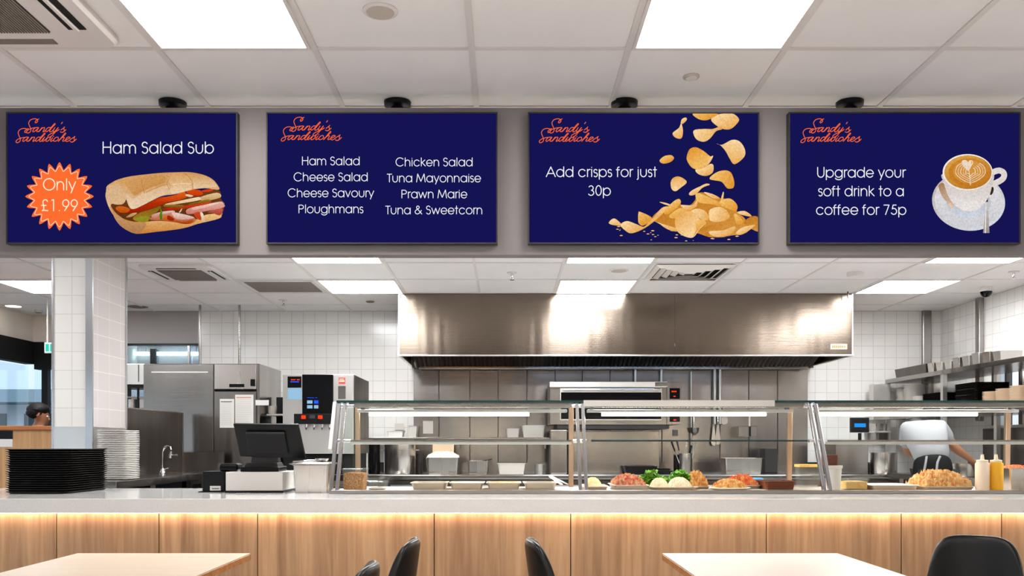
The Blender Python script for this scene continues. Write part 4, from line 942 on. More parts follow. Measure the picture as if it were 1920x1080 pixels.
def lettuce(px0, px1, D, z, h, label, seed):
    a, b = px_box(px0, px1, D); rnd = random.Random(seed); m = MB()
    for k in range(110):
        cx = rnd.uniform(a, b); cy = D+rnd.uniform(0, .09); zz = z+h*rnd.random()*(1-abs((cx-(a+b)/2)/(b-a))**1.5*1.5)
        s = rnd.uniform(.016, .03); ax = rnd.uniform(0, 6.28); tl = rnd.uniform(-1.1, 1.1); M = Matrix.Rotation(ax, 3, 'Z') @ Matrix.Rotation(tl, 3, 'X')
        vs = [Vector((cx, cy, zz))]; n = 12
        for q in range(n):
            an = 2*math.pi*q/n; r = s*(.75+.35*rnd.random()); vs.append(Vector((cx, cy, zz))+M@Vector((r*math.cos(an), r*math.sin(an), rnd.uniform(-.4, .6)*s)))
        m.add(vs, [(0, 1+q, 1+(q+1) % n) for q in range(n)])
    tag(obj('lettuce', m, 'lettuce_green'), label, 'lettuce')
lettuce(1203, 1246, 5.70, ZC+.02, .085, 'bright green curly lettuce clump behind the wraps, left one', 1)
lettuce(1256, 1294, 5.70, ZC+.02, .095, 'bright green curly lettuce clump behind the wraps, right one', 2)
cpan('food_tray', 'tray of golden pasta pieces behind the wraps', 'tray', 1292, 1334, 5.62, .26, ZC, ZC+.02, food='pasta_mix', fh=.07, seed=5, mat='pan_light')
t = thing('food_plate', 'white oval plate of golden and red mixed salad', 'plate', (PX(1376, 5.52), 5.6, ZC)); xm = PX(1374, 5.5)
obj('plate_body', MB().lathe(xm, 5.58, [(.10, ZC), (.13, ZC+.012), (.125, ZC+.014), (.02, ZC+.006)], 32, sy=.85), 'white_ceramic', t)
obj('food', MB().heap(xm, 5.59, ZC+.010, .11, .08, .045, seed=8), 'pasta_mix', t)
cpan('food_tray', 'tray of red pepper and tomato pieces in the middle bay', 'tray', 1368, 1430, 5.68, .22, ZC, ZC+.022, food='red_mix', fh=.05, seed=9, mat='pan_light')
cpan('food_tray', 'small dark brown dish near the right post of the middle bay', 'dish', 1434, 1496, 5.56, .24, ZC, PZ(902, 5.56), mat='brown_box', food='dark_food', fh=.003)
tag(obj('cloth_roll', B(PX(1421, 5.8), PX(1443, 5.8), 5.92, 5.965, ZC, ZC+.06), 'blue_tape', bevel=.012), 'small pale blue pack behind the dark brown dish', 'pack')
t = thing('stacked_container', 'yellow lidded clear tub at the back behind the right post', 'container', (PX(1508, 6.5), 6.2, ZC)); D = 5.86
a, b = px_box(1500, 1540, D)
obj('tub_body', MB().rrect((a+b)/2, D+.06, b-a, .11, .012, [(ZC, .006), (PZ(876, D), 0)]), 'clear_plastic', t)
obj('lid', MB().rrect((a+b)/2, D+.06, b-a+.006, .12, .014, [(PZ(876, D)+.0005, 0), (PZ(871, D), 0)]), 'yellow_pulp', t)
# right bay
D = 5.50
t = thing('plastic_tub', 'white plastic tub right of the right post', 'tub', (PX(1569, D), D+.06, ZC)); x = PX(1569, D); zt_ = PZ(873, D)
obj('tub_body', MB().lathe(x, D+.06, [(.040, ZC), (.050, zt_-.02), (.050, zt_-.004)], 28), 'white_plastic', t)
obj('rim', MB().lathe(x, D+.06, [(.0505, zt_-.018), (.055, zt_-.016), (.055, zt_), (.045, zt_), (.045, zt_-.004)], 28), 'white_plastic', t)
tag(obj('sauce_jar', MB().rrect(PX(1562, D), D+.06, .085, .06, .01, [(zt_+.0005, 0), (PZ(853, D), 0)]), 'brown_box'), 'dark brown box standing on the white plastic tub', 'box')
t = cb2('storage_box', 'clear box with yellow filling right of the white tub', 1586, 1630, 5.56, .14, 901, .85, 'yellow_pulp')
cpan('food_tray', 'long shallow steel tray with pale slices left of the grain salad', 'tray', 1636, 1728, 5.50, .34, ZC, ZC+.03, food='rice_white', fh=.008, mat='pan_light')
cpan('food_tray', 'wide tray of golden grain salad in the right bay', 'tray', 1732, 1834, 5.50, .34, ZC, ZC+.022, food='grain_mix', fh=.075, seed=12, mat='pan_light')
for px, mt, lb in ((1850, 'mayo', 'squeeze bottle of pale sauce in the right bay'), (1876, 'mustard', 'squeeze bottle of yellow mustard in the right bay')):
    D = 5.46; x = PX(px, D); z1 = PZ(866, D); r = .0405; y0 = D+.05
    t = thing('squeeze_bottle', lb, 'bottle', (x, y0, ZC), 'squeeze bottles in the display case')
    obj('bottle_body', MB().lathe(x, y0, [(r*.93, ZC), (r, ZC+.006), (r, z1-.012), (r*.8, z1-.002)], 28), mt, t)
    obj('cap', MB().lathe(x, y0, [(r*.84, z1-.0015), (r*.84, z1+.01), (.012, z1+.013), (.011, z1+.02), (.008, z1+.045)], 20), 'bottle_cap', t)
cpan('food_pan', 'round topped steel pan of red sauce at the right frame edge', 'pan', 1893, 1950, 5.56, .2, ZC, PZ(878, 5.56), food='red_mix', fh=.02, seed=13)

# ------------------------------------------------------------------ left side: sinks, plates, fridge
ZS = 1.0
t = thing('side_counter', 'stainless steel sink counter running back behind the tray stack', 'counter', (-3, 7.6, 0))
obj('worktop', B(-3.03, -2.70, 6.25, 7.26, ZS-.055, ZS).box(-3.98, -2.72, 7.26, 8.70, ZS-.055, ZS), 'steel', t, bevel=.003)
obj('splash_back', B(-3.96, -2.72, 8.66, 8.70, ZS, PZ(848, 8.66)), 'steel', t)
for y in (6.3, 7.1, 7.9, 8.62): obj('leg', B(-2.80, -2.76, y, y+.04, 0, ZS-.056), 'steel', t)
obj('under_shelf', B(-3.0, -2.76, 6.3, 8.6, .45, .47), 'steel_dark', t)
for y0, y1 in ((7.20, 7.85), (7.98, 8.58)): obj('cupboard', B(-3.7, -2.82, y0, y1, .5, ZS-.06), 'black_plastic', t)
obj('door_frame', B(-2.82, -2.805, 8.0, 8.03, .6, ZS-.07).box(-2.82, -2.805, 8.3, 8.33, .6, ZS-.07).box(-2.82, -2.805, 8.03, 8.30, ZS-.10, ZS-.07), 'steel', t)
t = thing('splash_panel', 'tall dark steel partition behind the plate stack', 'panel', (-3.1, 8.0, ZS))
obj('sheet', B(-3.12, -3.10, 7.30, 8.655, ZS+.0005, 1.553), 'steel_dark', t); obj('edge_trim', B(-3.125, -3.095, 7.30, 8.655, 1.553, 1.562), 'steel', t); obj('edge_trim', B(-3.125, -3.095, 8.62, 8.655, ZS+.001, 1.553), 'steel', t)
x, y = -3.01, 7.9
t = thing('faucet', 'chrome gooseneck spray faucet on the sink counter', 'faucet', (x, y, ZS))
obj('base', MB().lathe(x, y, [(.028, ZS+.0005), (.028, ZS+.02), (.016, ZS+.035), (.014, ZS+.05)], 20), 'chrome', t)
obj('spout', MB().tube([(x, y, ZS+.05), (x, y, ZS+.19), (x+.012, y, ZS+.225), (x+.04, y, ZS+.245), (x+.068, y, ZS+.235), (x+.075, y, ZS+.21)], .009), 'chrome', t)
obj('spray_head', MB().tube([(x+.075, y, ZS+.20), (x+.066, y, ZS+.14)], [.012, .017]), 'chrome', t)
obj('handle', MB().tube([(x+.01, y, ZS+.035), (x+.05, y, ZS+.05)], .006).tube([(x+.075, y, ZS+.16), (x+.13, y, ZS+.165)], .009), 'chrome', t)
def mk_plate():
    m = MB().rrect(0, 0, .235, .225, .03, [(0, .03), (.009, .004), (.0098, 0), (.0122, 0), (.0122, .006), (.005, .03)])
    o = obj('square_plate', m, 'white_ceramic'); o['category'] = 'plate'; return o
copies(mk_plate, 27, .0133, (-2.842, 6.62, ZS+.0005), 'white square plate in the tall stack beside the tiled column', 'topmost white square plate of the stack beside the tiled column', 'white plates stacked by the column', .002)
# fridge
FX0, FX1, FY0, FY1, FZ = PX(270, 8.86), PX(487, 8.86), 8.86, 9.70, PZ(682, 8.86)
t = thing('refrigerator', 'tall double door stainless steel refrigerator with papers on it', 'refrigerator', ((FX0+FX1)/2, 9.3, 0))
obj('cabinet', B(FX0, FX1, FY0, FY1, .1, FZ), 'steel', t, bevel=.004)
xd = PX(402, 8.85)
obj('door', B(FX0+.006, xd-.004, FY0-.03, FY0-.001, .12, FZ-.006), 'steel', t, bevel=.004)
obj('door', B(xd+.004, FX1-.03, FY0-.03, FY0-.001, .12, PZ(733, 8.85)-.006), 'steel', t, bevel=.004)
c_ = obj('control_panel', B(xd+.004, FX1-.03, FY0-.03, FY0-.001, PZ(730, 8.85), FZ-.006), 'pan_steel', t, bevel=.004)
obj('handle_recess', B(PX(430, 8.83), PX(458, 8.83), FY0-.034, FY0-.03, PZ(726, 8.83), PZ(720, 8.83)), 'black_plastic', c_)
obj('thermostat', B(PX(470, 8.83), PX(479, 8.83), FY0-.042, FY0-.03, PZ(724, 8.83), PZ(711, 8.83)), 'black_plastic', c_, bevel=.003)
obj('gap', B(xd+.004, FX1-.03, FY0-.006, FY0-.0005, PZ(733, 8.85)-.005, PZ(730, 8.85)-.001), 'black_matte', t)
for i in range(4): obj('foot', MB().cyl((FX0+.08, FX1-.08)[i % 2], (FY0+.08, FY1-.08)[i//2], 0, .1, .02), 'black_plastic', t)
obj('light_trim', B(PX(282, 8.8), PX(388, 8.8), FY0-.036, FY0-.03, PZ(699, 8.83), PZ(696.5, 8.83)), 'steel_light', t)
for a, b, c, d, lb in ((412, 439, 802, 748, 'sheet of printed paper on the fridge door, left one'), (441, 475, 795, 740, 'taller sheet of printed paper on the fridge door, right one'), (479, 504, 760, 750, 'narrow paper slip at the right edge of the fridge')):
    D = 8.826; o = thing('paper_sheet', lb, 'paper', (PX((a+b)/2, D), D, PZ(c, D)), 'papers on the fridge')
    obj('sheet', B(PX(a, D), PX(b, D), D, D+.002, PZ(c, D), PZ(d, D)), 'paper', o)
    if a < 470:
        m = MB(); k = d+6
        while k < c-4: m.box(PX(a+3, D), PX(b-3-(k*7 % 6), D), D-.001, D, PZ(k+.6, D), PZ(k, D)); k += 3.4
        obj('print_lines', m, 'label_ink' if False else 'card_pale', o)
        obj('print_mark', B(PX(a+2, D), PX(b-4, D), D-.0012, D, PZ(d+5, D)-.004, PZ(d+4.4, D)), 'label_orange' if a > 440 else 'label_ink', o)
# steel shelf unit between column and fridge
t = thing('shelf_unit', 'steel wall cabinet over an open shelf between column and fridge', 'shelf', (-3.75, 9.1, ZS)); D = 8.95
a, b = PX(215, D), FX0-.01
obj('cabinet', B(a, b, D, D+.35, PZ(721, D), PZ(682, D)), 'steel_light', t, bevel=.003)
obj('door_seam', B(PX(259, D), PX(261, D), D-.002, D, PZ(716, D), PZ(684, D)), 'steel_dark', t)
obj('frame', B(a, b, D, D+.35, PZ(727, D), PZ(723, D)).box(PX(257, D), PX(260, D), D, D+.02, 0, PZ(727, D)).box(a, a+.02, D, D+.35, 0, PZ(727, D)), 'black_plastic', t)
obj('shelf', B(a+.02, b, D, D+.35, PZ(746, D), PZ(743.5, D)), 'steel', t); obj('shelf', B(a+.02, b, D, D+.35, PZ(768, D), PZ(765, D)), 'steel', t)
tag(obj('steel_canister', MB().cyl(PX(248, D+.1), D+.1, PZ(765, D)+.0005, PZ(748, D), .055), 'pan_steel'), 'steel canister on the open shelf left of the fridge', 'canister')
# drinks machine on the back left counter
ZB = .95
t = thing('work_counter', 'steel counter carrying the drinks machine', 'counter', (-1.75, 8.2, 0))
obj('worktop', B(-2.35, -1.1, 7.70, 8.80, ZB-.05, ZB), 'steel', t, bevel=.003); obj('carcass', B(-2.32, -1.13, 7.74, 8.78, .1, ZB-.051), 'steel_dark', t); obj('plinth', B(-2.3, -1.15, 7.8, 8.7, 0, .1), 'black_matte', t)
D = 7.80; k = lambda p: PX(p, D); z = lambda p: PZ(p, D)
t = thing('drinks_machine', 'tall steel and black drinks dispenser with lit buttons', 'drinks machine', (k(596), 8.2, ZB))
obj('housing', B(k(530), k(663), D, 8.62, z(851), z(702)), 'steel_light', t, bevel=.006)
obj('side_shell', B(k(663), k(663)+.006, D+.03, 8.62, z(851), z(703)), 'steel_dark', t)
obj('front_panel', B(k(567.5), k(625.5), D-.02, D-.0005, z(776), z(702.5)), 'black_gloss', t, bevel=.003)
s = obj('selection_display', B(k(575), k(603), D-.023, D-.02, z(768), z(744)), 'black_gloss', t)
for i, (a, b, c, d, mt) in enumerate(((577, 587, 757, 751, 'lcd_pale'), (590, 598, 757, 751, 'led_blue'), (577, 587, 766, 760, 'lcd_pale'), (590, 598, 766, 760, 'lcd_pale'))):
    obj('button', B(k(a), k(b), D-.026, D-.023, z(c), z(d)), mt, s)
obj('lettering', B(k(577), k(590), D-.026, D-.023, z(746.5), z(745.6)).box(k(592), k(596), D-.026, D-.023, z(746.5), z(745.6)), 'led_blue', s)
s = obj('price_display', B(k(539.5), k(565), D-.006, D-.0005, z(727), z(706)), 'black_gloss', t)
m = MB();
for a in (546, 549, 552, 557, 560): m.box(k(a), k(a+2.2), D-.008, D-.006, z(713), z(711))
obj('lettering', m, 'led_red', s); obj('lettering', B(k(545), k(561), D-.008, D-.006, z(717), z(715)), 'led_blue', s)
obj('menu_card', B(k(540), k(565.5), D-.006, D-.0005, z(749), z(727.5)), 'lcd_pale', t)
obj('recess_trim', B(k(634), k(648), D-.004, D-.0005, z(748), z(724)), 'steel', t)
s = obj('warning_label', B(k(635), k(647.5), D-.005, D-.0005, z(720), z(708)), 'label_red', t)
obj('lettering', B(k(637), k(645), D-.007, D-.005, z(711.5), z(710.3)), 'label_cream', s); obj('lettering', B(k(636.5), k(646), D-.007, D-.005, z(716), z(713.3)), 'label_cream', s)
nb = obj('nozzle_bar', B(k(556), k(625.5), D-.10, D-.0205, z(795.5), z(776.5)), 'black_plastic', t, bevel=.004)
for a in (574, 605): obj('lit_button', B(k(a-4), k(a+4), D-.104, D-.10, z(786), z(779.5)), 'led_red', nb)
obj('display_window', B(k(585), k(595), D-.102, D-.10, z(785), z(779)), 'dark_grey', nb)
for a in (577.5, 592, 607, 621): obj('nozzle', MB().lathe(k(a), D-.06, [(.008, z(806)), (.012, z(803)), (.014, z(795.6))], 14), 'chrome', nb)
obj('drip_tray', B(k(540), k(655), D-.12, D-.0005, ZB+.0005, ZB+.05), 'black_plastic', t, bevel=.004)
obj('base', B(k(532), k(660), D+.02, 8.60, ZB+.0005, z(851)), 'black_matte', t)
# small shelf with plates between fridge and machine
D = 9.0; t = thing('wall_rack', 'dark open rack between the fridge and the drinks machine', 'rack', (PX(512, D), 9.2, 0))
a, b = FX1+.03, PX(534, D)
obj('back', B(a, b, D+.38, D+.40, 0, PZ(741, D)), 'black_matte', t); obj('shelf', B(a, b, D, D+.38, PZ(779, D), PZ(776, D)), 'steel_light', t); obj('shelf', B(a, b, D, D+.38, .5, .52), 'steel', t)
obj('upright', B(b-.02, b, D, D+.38, 0, PZ(741, D)), 'black_matte', t)
def mk_sp(r, mat, name='bowl_plate'):
    def f():
        m = MB().lathe(0, 0, [(r*.55, 0), (r*.97, .013), (r, .016), (r*.95, .016), (r*.5, .004)], 20); o = obj(name, m, mat); o['category'] = 'plate'; return o
    return f
copies(mk_sp(.045, 'card_pale', 'small_plate'), 8, .0095, (PX(510, D+.1), D+.12, PZ(776, D)+.0005), 'small pale plate in the short stack right of the fridge', 'topmost small pale plate right of the fridge', 'small plates right of the fridge')

# ------------------------------------------------------------------ hood and steel cladding
HD = 9.04; h0, h1 = PX(748, HD), PX(1598, HD); zh0 = PZ(665, HD)
t = thing('extractor_hood', 'huge stainless steel extractor hood hanging under the kitchen ceiling', 'extractor hood', ((h0+h1)/2, 9.6, zh0))
xs_ = PX(1265, HD)
for a, b in ((h0, xs_), (xs_+.002, h1)): obj('front_sheet', B(a, b, HD, HD+.02, zh0, CZ-.008), 'steel_hood', t)
obj('side_sheet', B(h0, h0+.015, HD+.02, WY-.01, zh0, CZ-.008), 'steel_hood', t); obj('side_sheet', B(h1-.015, h1, HD+.02, WY-.01, zh0, CZ-.008), 'steel_hood', t)
obj('rim', B(h0-.012, h1+.012, HD-.012, HD+.03, zh0-.015, zh0).box(h0-.012, h0+.02, HD+.03, WY-.01, zh0-.015, zh0).box(h1-.02, h1+.012, HD+.03, WY-.01, zh0-.015, zh0), 'steel_light', t, bevel=.003)
obj('corner_trim', B(h0-.006, h0+.006, HD-.006, HD, zh0, CZ-.008).box(h1-.006, h1+.006, HD-.006, HD, zh0, CZ-.008), 'steel_light', t)
# filters: sloping bank
m = MB(); n = 92; fw = (h1-h0-.1)/n
for i in range(n):
    x0 = h0+.05+fw*i
    m.add([(x0, 9.35, zh0+.26), (x0+fw*.5, 9.33, zh0+.24), (x0+fw*.95, 9.35, zh0+.26), (x0, 10.1, zh0-.03), (x0+fw*.5, 10.08, zh0-.05), (x0+fw*.95, 10.1, zh0-.03)], [(0, 1, 4, 3), (1, 2, 5, 4)])
obj('grease_filters', m, 'filter_dark', t, solid=.002)
obj('inner_back', B(h0+.02, h1-.02, 10.12, 10.14, PZ(690, 10.12), CZ-.3), 'filter_dark', t)
obj('inner_top', B(h0+.02, h1-.02, HD+.03, 9.4, zh0+.32, zh0+.33), 'filter_dark', t)
obj('hood_lamp', B(.3, 2.6, 9.3, 9.36, zh0+.12, zh0+.14), 'hood_lamp_cool', t); obj('hood_lamp', B(-.95, .05, 9.3, 9.36, zh0+.12, zh0+.14), 'hood_lamp_warm', t)
obj('gutter', MB().bar((h0+.1, 10.08, PZ(690, 10.1)), (h1-.1, 10.08, PZ(690, 10.1)), .05, .03), 'steel', t, bevel=.004)
p_ = obj('maker_plate', B(PX(1557, HD), PX(1588, HD), HD-.004, HD-.0005, PZ(655, HD), PZ(645, HD)), 'label_cream', t)
m = MB()
for i in range(7): a = 1560+i*3.7; m.box(PX(a, HD), PX(a+2.6, HD), HD-.006, HD-.004, PZ(652.5, HD), PZ(648, HD))
obj('lettering', m, 'label_orange', p_)
for px in (750, 1594): obj('hanger_rod', MB().cyl(PX(px, HD+.05), HD+.1, CZ-.009, CZ-.0005, .008), 'steel_dark', t)
for px in (750, 1594):
    tag(obj('hanger_hook', MB().tube([(PX(px, 8.9), 8.96, CZ-.07), (PX(px, 8.9), 8.96, CZ-.0005)], .006), 'steel_dark'), 'thin dark rod at the hood %s top corner' % ('left' if px < 900 else 'right'), 'rod', 'rods at the hood corners')
# cladding sheets on the back wall
t = thing('wall_cladding', 'stainless steel sheets covering the wall under the hood', 'wall panel', (1.2, WY-.02, 0))
cl = [775, 823, 881, 934, 988, 1041, 1092, 1144, 1189, 1241, 1297, 1350, 1404, 1458, 1515]
for a, b in zip(cl[:-1], cl[1:]): obj('steel_sheet', B(PX(a, WY-.03)+.003, PX(b, WY-.03)-.003, WY-.03, WY-.002, 0, PZ(688, WY-.03)), 'steel', t, bevel=.003, seg=1)
for px, py0, lb in ((1191, 745, 'bluish steel riser pipe under the hood, left of the pair'), (1240, 722, 'steel riser pipe above the oven right end'), (1340, 745, 'left steel pipe of the close pair under the hood'), (1350, 745, 'right steel pipe of the close pair under the hood'), (1296, 800, 'thin steel pipe right of the oven control panel')):
    D = 10.16
    tag(obj('riser_pipe', MB().tube([(PX(px, D), D, PZ(py0, D)-.3), (PX(px, D), D, PZ(675 if px != 1296 else 700, D)+.02)], .016 if px != 1296 else .009), 'steel_light'), lb, 'pipe', 'pipes under the hood')

# ------------------------------------------------------------------ back counter
BF = 9.30; bx0, bx1 = PX(688, BF), PX(1712, BF)
t = thing('back_counter', 'long stainless steel work counter along the back wall', 'counter', ((bx0+bx1)/2, 9.7, 0))
obj('worktop', B(bx0, bx1, BF, WY-.05, ZB-.052, ZB), 'steel', t, bevel=.012, seg=3)
obj('upstand', B(bx0, bx1, WY-.05, WY-.035, ZB, ZB+.11), 'steel', t)
xs = [bx0+.03+i*(bx1-bx0-.06)/7 for i in range(8)]
for a, b in zip(xs[:-1], xs[1:]):
    c_ = obj('cabinet_door', B(a+.004, b-.004, BF+.04, BF+.06, .14, ZB-.06), 'steel_dark', t, bevel=.003)
    obj('handle', B(a+.15, b-.15, BF+.02, BF+.04, ZB-.13, ZB-.11), 'steel_light', c_)
obj('carcass', B(bx0+.02, bx1-.02, BF+.061, WY-.06, .1, ZB-.055), 'steel_dark', t); obj('plinth', B(bx0+.02, bx1-.02, BF+.1, WY-.1, 0, .1), 'black_matte', t)
Z1 = ZB+.0005
pot('stock_pot', 'tall dark stock pot, left of the shiny one on the back counter', 688, 711, 9.45, Z1, PZ(833, 9.45)-ZB, 'black_gloss', handles=False)
pot('stock_pot', 'large shiny steel stock pot on the back counter', 716, 777, 9.36, Z1, PZ(833, 9.36)-ZB, 'pan_steel')
pot('stock_pot', 'narrow steel bain marie pot right behind the stock pot', 778, 792, 9.6, Z1, PZ(850, 9.6)-ZB, 'dark_grey', handles=False)
cpan('food_pan', 'steel pan heaped with white food on the back counter', 'pan', 796, 862, 9.36, .30, Z1, PZ(858, 9.36), food='rice_white', fh=.05, taper=.02)
cpan('food_pan', 'small deep steel pan on the back counter, with a spoon', 'pan', 875, 917, 9.36, .24, Z1, PZ(864, 9.36), taper=.012)
cpan('food_pan', 'beige loaf tin on the back counter in the left bay', 'pan', 932, 986, 9.36, .22, Z1, PZ(869, 9.36), mat='card_pale', taper=.016)
tag(obj('spoon', MB().tube([(PX(905, 9.4), 9.45, PZ(864, 9.36)), (PX(922, 9.4), 9.45, PZ(861, 9.36))], .007), 'dark_food'), 'dark wooden spoon across the small deep pan', 'spoon')
pot('steel_cup', 'small steel cup standing right of the loaf tin', 1004, 1020, 9.4, Z1, PZ(870, 9.4)-ZB, 'steel_light', handles=False, cat='cup')
D = 9.75
tag(obj('cutting_board', B(PX(811, D), PX(851, D), D, D+.02, Z1, PZ(829, D)), 'cutting_board', bevel=.004), 'pale wooden cutting board leaning behind the white food pan', 'board')
tag(obj('dark_cabinet', B(PX(1032, 9.5), PX(1063, 9.5), 9.5, 9.9, Z1, PZ(806, 9.5)), 'steel', bevel=.006), 'plain upright steel box beside the middle post', 'cabinet')
# wall shelf with containers
zs_ = PZ(820, 9.8)
t = thing('wall_shelf', 'steel wall shelf behind the left bay of the display case', 'shelf', (PX(860, 9.9), 10.0, zs_-.03))
obj('board', B(PX(690, 9.8), PX(1031, 9.8), 9.8, WY-.032, zs_-.025, zs_), 'steel', t, bevel=.003)
for px in (700, 860, 1022): obj('bracket', B(PX(px, 9.9)-.01, PX(px, 9.9)+.01, 9.9, WY-.032, zs_-.12, zs_-.026), 'steel', t)
cpan('storage_pan', 'low white tub on the wall shelf in the left bay', 'tub', 724, 757, 9.9, .2, zs_+.0005, PZ(808, 9.9), mat='white_plastic')
cpan('storage_pan', 'grey upright bin on the wall shelf', 'bin', 765, 783, 9.9, .2, zs_+.0005, PZ(798, 9.9), mat='card_pale')
cpan('storage_pan', 'large pale bin on the wall shelf near the middle post', 'bin', 977, 1024, 9.86, .25, zs_+.0005, PZ(797, 9.86), mat='white_plastic', taper=.02)
cpan('storage_pan', 'flat white tub left of the large pale bin', 'tub', 948, 975, 9.95, .2, zs_+.0005, PZ(803, 9.95), mat='white_plastic', taper=.01)
for a, b, c, d, lb in ((740, 757, 806, 794, 'small pale notice on the steel wall, left of the bin'), (793, 812, 813, 789, 'larger pale notice on the steel wall, in the left bay')):
    y = WY-.036; tag(obj('notice', B(PX(a, y), PX(b, y), y, y+.004, PZ(c, y), PZ(d, y)), 'card_pale'), lb, 'notice')
# oven
OD = 9.50; k = lambda p, d=OD: PX(p, d); z = lambda p, d=OD: PZ(p, d)
t = thing('deck_oven', 'wide steel deck oven with dark glass door and red digits on its panel', 'oven', (k(1152), 9.8, z(796)))
obj('body', B(k(1031), k(1277), OD, 10.10, z(796), z(717)), 'steel', t, bevel=.004)
obj('top_visor', B(k(1030), k(1249), OD-.07, OD-.0005, z(726.5), z(716.5)), 'steel_light', t, bevel=.004)
d_ = obj('door', B(k(1050), k(1240), OD-.03, OD-.0005, z(788), z(728)), 'steel_light', t, bevel=.003)
obj('door_glass', B(k(1051.5), k(1239), OD-.034, OD-.0305, z(786), z(736)), 'black_gloss', d_)
obj('door_handle', MB().tube([(k(1055), OD-.07, z(731)), (k(1236), OD-.07, z(731))], .012), 'chrome', d_)
obj('hinge_block', B(k(1226), k(1249), OD-.09, OD-.07, z(725), z(718)), 'steel', t, bevel=.003)
cpn = obj('control_panel', B(k(1250), k(1277), OD-.02, OD-.0005, z(796), z(717)), 'steel', t, bevel=.002)
for a, b in ((748, 728), (791, 780)):
    dsp = obj('display', B(k(1255), k(1274), OD-.024, OD-.0205, z(a), z(b)), 'black_gloss', cpn)
m = MB()
for i in range(3): m.box(k(1258.5+i*3.3), k(1260.8+i*3.3), OD-.026, OD-.024, z(735.5), z(733))
m.box(k(1262), k(1266), OD-.026, OD-.024, z(744), z(742.6)).box(k(1262), k(1267), OD-.026, OD-.024, z(788.5), z(786.5))
obj('digits', m, 'led_red', cpn)
obj('oven_stand', B(k(1045), k(1255), OD+.02, WY-.035, z(804), z(796)-.0005), 'dark_grey', t)
0 and obj('stand_leg', B(k(1066), k(1070), OD+.05, OD+.09, Z1, z(804)).box(k(1244), k(1248), OD+.05, OD+.09, Z1, z(804)), 'dark_grey', t)
tag(obj('steel_cabinet', B(k(1068), k(1243), 9.72, 10.15, Z1, z(808)), 'steel', bevel=.004), 'steel cupboard front standing under the oven', 'cabinet')
# hanging tools, rail on the wall
y = WY-.06; zr = PZ(772, y)
t = thing('utensil_rail', 'steel rail on the wall right of the oven holding ladles', 'rail', (PX(1340, y), y, zr))
obj('rail', MB().tube([(PX(1288, y), y, zr), (PX(1372, y), y, zr)], .008), 'chrome', t); obj('mount', B(PX(1290, y), PX(1293, y), y, WY-.031, zr-.01, zr+.01).box(PX(1367, y), PX(1370, y), y, WY-.031, zr-.01, zr+.01), 'steel', t)
def hang(px, py1, label, kind, w):
    y = WY-.075; x = PX(px, y); zb = PZ(py1, y); s = y/F
    t = thing(kind, label, kind.split('_')[-1], (x, y, zb), 'utensils hanging right of the oven')
    zh = zb+(.10 if kind == 'ladle' else .22)
    obj('handle', MB().tube([(x, y, zh-.02), (x, y, zr-.015), (x, y+.012, zr+.012), (x, y+.022, zr)], [.008, .006, .004, .004]), 'chrome', t)
    if kind == 'ladle': obj('bowl', MB().lathe(x, y-.03, [(.01, zb), (w*.8, zb+.03), (w, zb+.085), (w*.93, zb+.085)], 22), 'pan_steel', t)
    elif kind == 'skimmer': obj('head', MB().tube([(x, y-.01, zb+w), (x, y+.004, zb+w)], w, 24), 'pan_steel', t)
    else: obj('blade', MB().prism([(x-w*.4, zh), (x+w*.4, zh), (x+w, zb+.03), (x+w*.5, zb), (x-w*.5, zb), (x-w, zb+.03)], 'Y', y-.006, y), 'pan_steel', t, bevel=.004)
hang(1301, 816, 'steel ladle hanging just right of the oven', 'ladle', .055)
hang(1338, 836, 'long steel spoon hanging right of the ladle', 'serving_spoon', .03)
hang(1346, 834, 'wide steel turner hanging beside the long spoon', 'spatula', .035)
hang(1357, 796, 'round steel skimmer on the wall rail', 'skimmer', .045)
tag(obj('wall_socket', B(PX(1260, WY), PX(1270, WY), WY-.045, WY-.0305, PZ(817, WY), PZ(806, WY)), 'grey_plastic', bevel=.003), 'grey wall socket under the oven right end', 'socket')
D = 10.0
t = thing('wall_box', 'steel rectangular bin fixed on the wall near the right post', 'bin', (PX(1403, D), D+.1, PZ(819, D)))
obj('box', B(PX(1385, D), PX(1420, D), D, WY-.031, PZ(819, D), PZ(799, D)), 'steel', t, bevel=.004); obj('divider', B(PX(1404, D), PX(1408, D), D-.004, D-.0005, PZ(818, D), PZ(800, D)), 'black_plastic', t)
obj('stem', B(PX(1404, D+.2), PX(1407, D+.2), D+.2, D+.215, PZ(799, D), PZ(778, D)), 'steel_light', t)
# utensil pot, deep pan, dark dish
D = 9.4
pot('utensil_holder', 'steel cylinder full of kitchen tools on the back counter', 1276, 1300, D, Z1, PZ(850, D)-ZB, 'pan_steel', handles=False, cat='holder')
pot('utensil_holder', 'dark cylinder left of the steel tool holder', 1264, 1277, D+.14, Z1, PZ(853, D+.1)-ZB, 'black_plastic', handles=False, cat='holder')
x, y = PX(1288, D), D+.067
for i, (px, py, mt, lb) in enumerate(((1259, 828, 'black_plastic', 'black looped tool leaning far left in the holder'), (1269, 826, 'dark_grey', 'grey tool standing second from left in the holder'), (1287, 828, 'chrome', 'thin steel rod standing upright in the holder'), (1296, 835, 'black_plastic', 'black spatula leaning right in the holder'), (1304, 830, 'grey_plastic', 'grey tool leaning farthest right in the holder'))):
    zt_ = PZ(py, y); xt = PX(px, y); o = thing('kitchen_tool', lb, 'utensil', (x, y, Z1+.02), 'tools in the steel holder'); x0 = x+(-.03+.015*i)
    obj('handle', MB().tube([(x0, y, Z1+.02), (x0+(xt-x0)*.7, y, Z1+(zt_-Z1)*.7)], .005, 8), 'chrome', o)
    p0, p1 = (x0+(xt-x0)*.7, y, Z1+(zt_-Z1)*.7), (xt, y, zt_)
    obj('grip', MB().tube([p0, p1], [.007, .012] if i != 2 else [.005, .005], 10), mt, o)
